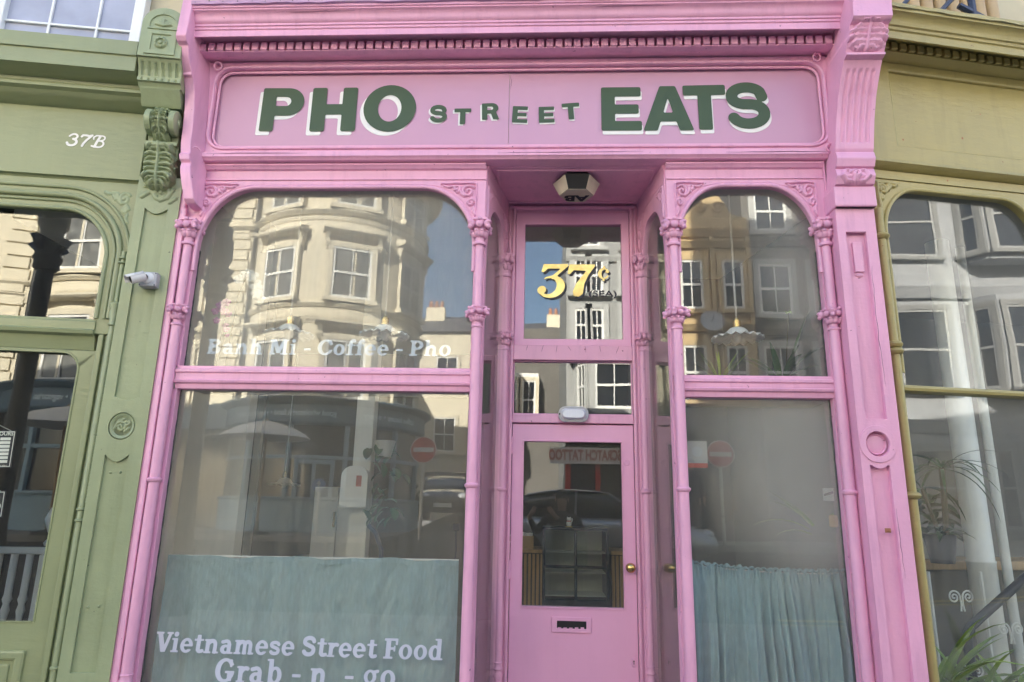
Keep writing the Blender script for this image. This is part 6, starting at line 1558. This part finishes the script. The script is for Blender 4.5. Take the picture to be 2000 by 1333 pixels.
tat = thing('tattoo_shop_front', 'dark tattoo shopfront with a white banner and red posts', 'shopfront', (.57, -12.0, 0))
MB().box(-.02, 2.6, -.05, .10, .9, 3.3).build('shop_glazing', M['dark_pane'], tat)
MB().box(-.02, 2.6, -.05, .30, 3.05, 3.40).build('fascia', M['black'], tat)
for x in (0.04, .75, 1.5, 2.5): MB().box(x - .06, x + .06, .10, .2, .9, 3.05).build('mullion', M['red'] if x < 1 else M['black'], tat)
MB().box(-.02, 2.6, .08, .2, .9, 1.45).build('stall_riser', M['black'], tat)
bn = MB().box(-.40, 1.30, .31, .33, 2.62, 3.02).build('banner', M['banner'], tat)
plain_text('lettering', 'SCRATCH TATTOO', .30, M['banner_red'], bn, fn=lambda x, y: Vector((.45 - x, .335, 2.82 + y * 1.15)), bold=.012, sx=.66)
ochre = thing('gabled_house', 'tan ochre house with an ornamented gable and bay windows across the street', 'building', (3.17, -12.0, 0))
MB().box(0, 1.83, -8, 0, .9, 8.4).build('wall', M['ochre_stone'], ochre)
MB().plate([(.0, 8.4), (1.83, 8.4), (1.83, 8.7), (1.45, 8.8), (1.2, 9.25), (.92, 9.45), (.62, 9.25), (.4, 8.8), (.0, 8.7)], -.4, .02).build('gable', M['ochre_stone'], ochre)
relief([(spiral(.7, 8.95, .02, .16, 0, 500), .04, .06), (spiral(1.15, 8.95, .02, .16, 180, -320), .04, .06)], .4, 1.5, 8.7, 9.25, 40, 30, 0).xform(Matrix(((1, 0, 0, 0), (0, -1, 0, .022), (0, 0, 1, 0), (0, 0, 0, 1)))).build('gable_scrolls', M['ochre_stone'], ochre)
for z in (5.9, 8.3, 8.0): MB().prof_x([(-.1, z - .14), (.08, z - .14), (.18, z), (-.1, z + .03)], -.005, 1.835).build('string_course', M['ochre_stone'], ochre)
for z, h in ((4.1, 1.3), (6.3, 1.25)):
    opp(ochre, .42, z, -.01, .55, h, False, 'ochre_stone'); opp(ochre, 1.40, z, -.01, .5, h, False, 'ochre_stone')
for x in (.03, .92, 1.80): MB().box(x - .05, x + .05, -.05, .09, 3.9, 8.2).build('pilaster', M['ochre_stone'], ochre)
dsh = thing('satellite_dish', 'grey satellite dish on the ochre house', 'dish', (3.95, -11.7, 5.9))
MB().lathe([(0, 0), (.16, .02), (.28, .07), (.285, .08), (.15, .035), (0, .012)], n=20, M=Matrix.Rotation(R(-70), 4, 'X')).build('dish', M['grey_plastic'], dsh, smooth=50); MB().tube([(0, -.3, -.2), (0, -.03, 0), (0, .25, .10)], .015, 6).build('arm', M['grey_plastic'], dsh)
MB().box(-.01, 1.85, -.05, .12, .9, 3.9).build('shop_glazing', M['dark_pane'], ochre)
dark = thing('terrace_house', 'dark-toned house next to the ochre gable, shade put into its render', 'building', (5.02, -12.4, 0))
MB().box(0, 4.0, -8, 0, .9, 10.5).build('wall', M['dark_stone'], dark)
for z, h in ((4.2, 1.3), (6.3, 1.3), (8.5, 1.1)):
    for x in (.7, 2.0, 3.3): opp(dark, x, z, -.01, .8, h, False, 'grey_stone')
for z in (5.9, 8.2): MB().prof_x([(-.1, z - .14), (.08, z - .14), (.16, z), (-.1, z + .03)], -.005, 4.0).build('string_course', M['dark_stone'], dark)
EA = R(25)
M['sash_grey'] = mat('weathered_sash_paint', (0.36, 0.36, 0.36), 0.5, var=0.08)
SASH[0] = 'sash_grey'
for k in range(3):
    x0 = 5.02 * k
    gh = thing('terrace_house', ('light grey rendered house with white sashes, next right of the dark grey house', 'light grey rendered house with a bay, second right of the dark grey house', 'light grey rendered house at the far right end of the opposite terrace')[k], 'building', (9.2 + x0 * math.cos(EA), -11.9 + x0 * math.sin(EA), 0), EA)
    MB().box(0, 5.0, -8, 0, .3, 13.5).build('wall', M['shade_grey_stone'], gh)
    for z, h in ((1.3, 1.9), (4.7, 2.1), (8.3, 2.0), (11.6, 1.5)):
        opp(gh, 1.1, z, -.01, 1.25, h, False, 'grey_trim', bar=False, rz=PI)
        by = .55
        m_ = MB(); P_ = [(2.35, -.02), (2.75, by), (4.25, by), (4.65, -.02)]
        m_.add([(x, y, z - .25) for x, y in P_] + [(x, y, z + h + .3) for x, y in P_], [(0, 1, 5, 4), (1, 2, 6, 5), (2, 3, 7, 6), (0, 3, 2, 1), (4, 5, 6, 7)])
        m_.build('bay', M['shade_grey_stone'], gh)
        opp(gh, 3.5, z, by - .005, 1.15, h, False, 'grey_trim', bar=False)
        opp(gh, 2.54, z, by / 2 - .03, .42, h, False, 'grey_trim', bar=False, rz=PI + R(54)); opp(gh, 4.46, z, by / 2 - .03, .42, h, False, 'grey_trim', bar=False, rz=PI - R(54))
    for z in (3.9, 7.4, 10.9): MB().prof_x([(-.1, z - .30), (.10, z - .30), (.22, z), (-.1, z + .03)], -.005, 5.0).build('string_course', M['shade_grey_stone'], gh)
    MB().tube([(.12, .08, .4), (.12, .08, 13.3)], .06, 8).build('downpipe', M['black'], gh)
SASH[0] = 'sash_white'
pub = thing('pub_building', 'dark pub with a white bay window on the far side of the side street', 'building', (-1.9, -21, 0))
MB().box(0, 3.2, -6, 0, 1, 8.5).build('wall', M['dark_stone'], pub)
m_ = MB(); m_.box(.3, 1.7, 0, .5, 4.6, 6.6); m_.build('bay_window', M['sash_white'], pub)
for x in (.65, 1.35): opp(pub, x, 4.9, .51, .5, 1.4, False, 'cream_trim')
MB().plate([(.15, 4.9), (.55, 4.9), (.6, 5.6), (.1, 5.6)], .9, .95).build('hanging_sign', M['red'], pub)
far = thing('terrace_row', 'low row of distant buff houses closing the side street', 'building', (-7.5, -27, 0))
MB().box(0, 14, -6, 0, 1, 9.6).build('wall', M['cream_stone'], far)
MB().prof_x([(.2, 9.6), (-3, 11.2), (-6.1, 9.6)], -.1, 14.1).build('roof', M['slate'], far)
for x in (1.5, 4.6, 7.6, 10.5):
    ch = MB().box(x, x + .95, -2.6, -2.1, 10.3, 11.45).build('chimney', M['cream_stone'], far)
    for q in range(3): MB().lathe([(.11, 11.45), (.08, 11.85)], x + .2 + q * .28, -2.35, 10).build('chimney_pot', M['terracotta'], ch)
for x in range(7): opp(far, 1 + x * 2, 6.9, -.01, 1.0, 1.5, False, 'cream_trim'); opp(far, 1 + x * 2, 4.0, -.01, 1.0, 1.6, False, 'cream_trim')

# street things in the reflections
lp = thing('street_lamp', 'black cast iron street lamp at the kerb behind the photographer', 'street lamp', (-5.15, -5.95, 0))
MB().lathe([(.20, 0), (.21, .1), (.17, .5), (.18, .9), (.14, 1.0), (.125, 1.2), (.11, 4.6), (.12, 4.65)], n=16).build('post', M['black'], lp, smooth=40)
m_ = MB(); m_.lathe([(.12, 4.60), (.17, 4.66), (.16, 4.72), (.19, 4.80), (.15, 4.88), (.19, 5.06), (.15, 5.12), (.15, 5.20), (.19, 5.26), (.19, 5.60), (.16, 5.62), (.16, 5.8)], n=16)
for k in range(4):
    a = k * PI / 2 + .4; m_.add([(.14 * math.cos(a - .5), .14 * math.sin(a - .5), 4.86), (.14 * math.cos(a + .5), .14 * math.sin(a + .5), 4.86), (.37 * math.cos(a), .37 * math.sin(a), 5.02), (.14 * math.cos(a), .14 * math.sin(a), 5.12)], [(0, 1, 2), (0, 2, 3), (1, 3, 2), (0, 3, 1)])
m_.build('post_capital', M['black'], lp, smooth=40)
m_ = MB(); m_.lathe([(.08, 5.8), (.28, 6.5), (.30, 6.53), (.07, 6.85), (.0, 7.0)], n=6); m_.build('lantern', M['black'], lp)
def road_sign(name, label, x, y, z, r, zg, kind):
    t = thing(name, label, 'sign', (x, y, 0))
    MB().tube([(0, -.04, zg), (0, -.04, z + r)], .035, 10).build('post', M['steel'], t, smooth=50)
    Kd = Matrix.Rotation(R(90), 4, 'X')
    MB().lathe([(0, .015), (r, .015), (r, -.01), (0, -.01)], n=40, M=Matrix.Translation((0, .02, z)) @ Kd).build('sign_plate', M['red'] if kind == 'no' else M['blue_sign'], t, smooth=40)
    m_ = MB()
    if kind == 'no': m_.box(-r * .78, r * .78, .031, .036, z - r * .17, z + r * .17)
    else: m_.plate([(-r * .13, z - r * .65), (r * .13, z - r * .65), (r * .13, z + r * .1), (r * .42, z + r * .1), (0, z + r * .7), (-r * .42, z + r * .1), (-r * .13, z + r * .1)], .031, .036)
    m_.build('sign_symbol', M['white'], t)
    if kind == 'no':
        m_ = MB()
        for q in range(40):
            a0, a1 = 2 * PI * q / 40, 2 * PI * (q + 1) / 40
            m_.add([(r * .94 * math.cos(a0), .0315, z + r * .94 * math.sin(a0)), (r * .94 * math.cos(a1), .0315, z + r * .94 * math.sin(a1)), (r * math.cos(a1), .0315, z + r * math.sin(a1)), (r * math.cos(a0), .0315, z + r * math.sin(a0))], [(0, 1, 2, 3)])
        m_.build('sign_border', M['white'], t)
road_sign('no_entry_sign', 'round red no entry sign at the left corner of the side street', -2.45, -10.0, 2.66, .27, .9, 'no')
road_sign('no_entry_sign', 'round red no entry sign in front of the ochre house', 3.55, -10.0, 2.68, .27, .9, 'no')
road_sign('one_way_sign', 'small round blue arrow sign beside the coffee house door', -4.75, -10.6, 1.95, .14, .9, 'arrow')
def wheel(par, x, y, z):
    w = MB().lathe([(.20, -.10), (.31, -.10), (.33, -.07), (.33, .07), (.31, .10), (.20, .10)], n=22, M=Matrix.Translation((x, y, z)) @ Matrix.Rotation(R(90), 4, 'X')).build('tyre', M['rubber'], par, smooth=40)
    m_ = MB(); m_.lathe([(0, -.07), (.20, -.085), (.21, 0), (.20, .085), (0, .07)], n=10, M=Matrix.Translation((x, y, z)) @ Matrix.Rotation(R(90), 4, 'X')); m_.build('rim', M['steel'], w)
def car(name, label, loc, rz, mtl):
    t = thing(name, label, 'car', loc, rz)
    # nose towards +x; sections across the length, rounded in plan and height
    secs = [(-2.1, .62, .42, .80), (-2.0, .76, .30, .95), (-1.5, .84, .25, 1.0), (-.6, .86, .24, 1.0), (.6, .86, .24, .98), (1.3, .85, .25, .92), (1.85, .80, .28, .80), (2.08, .66, .36, .66)]
    def loft(m_, secs, nn=20, e=4.0):
        for (x, w, z0, z1) in secs:
            for k in range(nn):
                a = 2 * PI * k / nn; c, s_ = math.cos(a), math.sin(a)
                m_.v.append((x, w * math.copysign(abs(c) ** (2 / e), c), (z0 + z1) / 2 + (z1 - z0) / 2 * math.copysign(abs(s_) ** (2 / e), s_)))
        for j in range(len(secs) - 1):
            for k in range(nn): m_.f.append([j * nn + k, j * nn + (k + 1) % nn, (j + 1) * nn + (k + 1) % nn, (j + 1) * nn + k])
        m_.f.append(list(range(nn - 1, -1, -1))); m_.f.append([(len(secs) - 1) * nn + k for k in range(nn)])
        return m_
    loft(MB(), secs).build('body', M[mtl], t, smooth=50)
    g = loft(MB(), [(-1.85, .62, .85, .98), (-1.25, .70, .86, 1.36), (-.4, .72, .86, 1.45), (.25, .70, .86, 1.42), (1.15, .64, .84, .98)], 20, 5).build('cabin_glass', M['dark_pane'], t, smooth=50)
    loft(MB(), [(-1.30, .66, 1.34, 1.385), (-.9, .69, 1.40, 1.445), (-.4, .70, 1.43, 1.475), (.1, .68, 1.40, 1.45), (.30, .62, 1.37, 1.42)], 16, 4).build('roof', M[mtl], t, smooth=50)
    for sg in (-1, 1):
        for (xa, za, xb, zb) in ((.25, 1.41, 1.12, .93), (-.35, 1.45, -.38, .93), (-1.3, 1.36, -1.75, .93)):
            MB().tube([(xa, sg * .685, za), (xb, sg * .72, zb)], .028, 6).build('window_pillar', M[mtl], t)
        h = MB(); h.ball((1.93, sg * .56, .70), (.13, .17, .085), (0, .3, sg * .4), 12, 8); h.build('headlight', M['lamp_clear'], t, smooth=60)
        h = MB(); h.ball((-2.0, sg * .60, .80), (.07, .14, .09), None, 10, 7); h.build('tail_light', M['red'], t, smooth=60)
        h = MB(); h.ball((.75, sg * .92, .98), (.07, .09, .06)); h.build('wing_mirror', M[mtl], t, smooth=60)
        for x in (-1.32, 1.32): wheel(t, x, sg * .76, .33)
    MB().box(2.06, 2.09, -.26, .26, .40, .51).build('number_plate', M['plate_white'], t)
    MB().box(2.03, 2.075, -.5, .5, .54, .64).build('grille', M['ink'], t)
    return t
car('parked_car', 'black car with bright headlights coming down the side street', (-2.95, -17.6, 1.16), R(86), 'car_black')
car('parked_car', 'silver car parked along the far kerb before the tattoo shop', (1.0, -9.3, .45), 0, 'car_silver')

# ------------------------------------------------------------------ people
def person(name, label, loc, rz, J, coat, phone=None):
    """one skinned surface over a posed skeleton; J: joint dictionary in metres, feet at z = 0, facing +y"""
    t = thing(name, label, 'person', loc, rz)
    order = []; idx = {}
    def jv(k, p, r): idx[k] = len(order); order.append((p, r))
    for k, (p, r) in J.items(): jv(k, p, r)
    E = [('pelvis', 'belly'), ('belly', 'chest'), ('chest', 'neck'), ('neck', 'chin'), ('chin', 'head'), ('head', 'crown')]
    for s in 'lr':
        E += [('pelvis', 'hip' + s), ('hip' + s, 'knee' + s), ('knee' + s, 'ankle' + s), ('ankle' + s, 'toe' + s), ('chest', 'sh' + s), ('sh' + s, 'el' + s), ('el' + s, 'wr' + s), ('wr' + s, 'palm' + s)]
        for f in range(5):
            E += [('palm' + s, f'f{f}a' + s), (f'f{f}a' + s, f'f{f}b' + s)]
    me = bpy.data.meshes.new('body'); me.from_pydata([p for p, r in order], [(idx[a], idx[b]) for a, b in E if a in idx and b in idx], [])
    o = bpy.data.objects.new('body', me); put(o, t)
    sk = o.modifiers.new('skin', 'SKIN'); sk.use_smooth_shade = True
    for i, (p, r) in enumerate(order):
        me.skin_vertices[0].data[i].radius = (r, r) if not hasattr(r, '__len__') else r
    me.skin_vertices[0].data[idx['pelvis']].use_root = True
    sb = o.modifiers.new('sub', 'SUBSURF'); sb.levels = 2; sb.render_levels = 2
    # colour by body region: skin on head and hands, cloth elsewhere
    me.materials.append(coat)
    dg = bpy.context.evaluated_depsgraph_get(); ev = o.evaluated_get(dg); me2 = bpy.data.meshes.new_from_object(ev)
    o.modifiers.clear(); o.data = me2; me2.name = 'body'
    me2.materials.clear(); me2.materials.append(coat); me2.materials.append(M['skin'])
    hz = J['chin'][0][2] - .05; W = [Vector(J['palm' + s][0]) for s in 'lr']
    for p in me2.polygons:
        c = p.center
        p.use_smooth = True
        if (c.z > hz and abs(c.x - J['head'][0][0]) < .13 and abs(c.y - J['head'][0][1]) < .16) or min((c - w).length for w in W) < .105: p.material_index = 1
    hx, hy, hzz = J['head'][0]
    m_ = MB(); m_.ball((hx, hy - .018, hzz + .045), (.088, .102, .092), None, 16, 10); m_.build('hair', M['hair'], t, smooth=60)
    m_ = MB(); m_.ball((hx, hy + .108, hzz - .012), (.013, .02, .024)); m_.build('nose', M['skin'], t, smooth=60)
    m_ = MB(); m_.ball((hx - .033, hy + .088, hzz + .018), (.012, .01, .007)); m_.ball((hx + .033, hy + .088, hzz + .018), (.012, .01, .007)); m_.build('eye', M['ink'], t, smooth=60)
    for s in (-1, 1): MB().ball((hx + s * .085, hy - .005, hzz), (.010, .022, .032)).build('ear', M['skin'], t, smooth=60)
    return t
def base_joints(hh=1.0):
    J = {'pelvis': ((0, 0, .96), (.155, .12)), 'belly': ((0, .01, 1.12), (.145, .11)), 'chest': ((0, 0, 1.33), (.16, .12)), 'neck': ((0, 0, 1.50), .055), 'chin': ((0, .025, 1.56), .062), 'head': ((0, .03, 1.65), (.078, .092)), 'crown': ((0, .02, 1.73), (.06, .07))}
    for s, k in (('l', -1), ('r', 1)):
        J['hip' + s] = ((k * .10, 0, .90), .095); J['knee' + s] = ((k * .11, .02, .50), .062); J['ankle' + s] = ((k * .115, -.01, .09), .045); J['toe' + s] = ((k * .13, .17, .04), .04)
        J['sh' + s] = ((k * .19, 0, 1.42), .068)
    return J
def hand(J, s, palm, d, side, spread=.016):
    """palm with four curled fingers along d and a thumb on its side"""
    palm = Vector(palm); d = Vector(d).normalized(); side = Vector(side).normalized(); n = d.cross(side).normalized()
    J['palm' + s] = (tuple(palm), .032)
    for f in range(4):
        o = (f - 1.5) * spread; L_ = (.062, .07, .066, .052)[f]
        a = palm + side * o + d * .055; b = a + d * L_ * .7 + n * .02
        J[f'f{f}a' + s] = (tuple(a), .010); J[f'f{f}b' + s] = (tuple(b), .008)
    a = palm - side * .035 + d * .012; b = a - side * .02 + d * .04 + n * .012
    J['f4a' + s] = (tuple(a), .012); J['f4b' + s] = (tuple(b), .009)
J = base_joints()
# photographer: both arms raised to a phone held in front of the face
PXo, PYo = .26, -4.42
for s, k in (('l', -1), ('r', 1)):
    J['el' + s] = ((k * .30 - .04, .20, 1.22), .050)
    wx = (-.26 + k * .125)
    J['wr' + s] = ((wx + k * .045, .40, 1.425), .032)
    hand(J, s, (wx + k * .012, .455, 1.47), (-k * .55, .30, .55), (0, .3, -1))
person('person', 'person in a dark jacket holding up a phone, mirrored in the door glass', (PXo, PYo, .004), 0, J, M['cloth_dark'])
ph = thing('phone', 'black phone held up by the photographer', 'phone', (-.0, -3.955, 1.5))
MB().plate(rounded_loop(-.078, .078, -.037, .037, .009, .009, (1, 1, 1, 1), 6), -.004, .004).build('phone_body', M['ink'], ph, bevel=.001)
MB().lathe([(0, .0015), (.008, .0015), (.008, 0)], -.055, .02, 12, M=Matrix.Translation((-.0, .004, 0)) @ Matrix.Rotation(R(-90), 4, 'X')).build('phone_lens', M['lens'], ph)
J = base_joints()
for s, k in (('l', -1), ('r', 1)):
    J['el' + s] = ((k * .25, -.03, 1.15), .048); J['wr' + s] = ((k * .24, .06, .92), .03); hand(J, s, (k * .235, .08, .86), (0, .15, -1), (0, 1, .1))
person('person', 'person in dark clothes standing on the far pavement by the ochre house', (3.15, -10.9, .905), R(10), J, M['cloth_dark'])
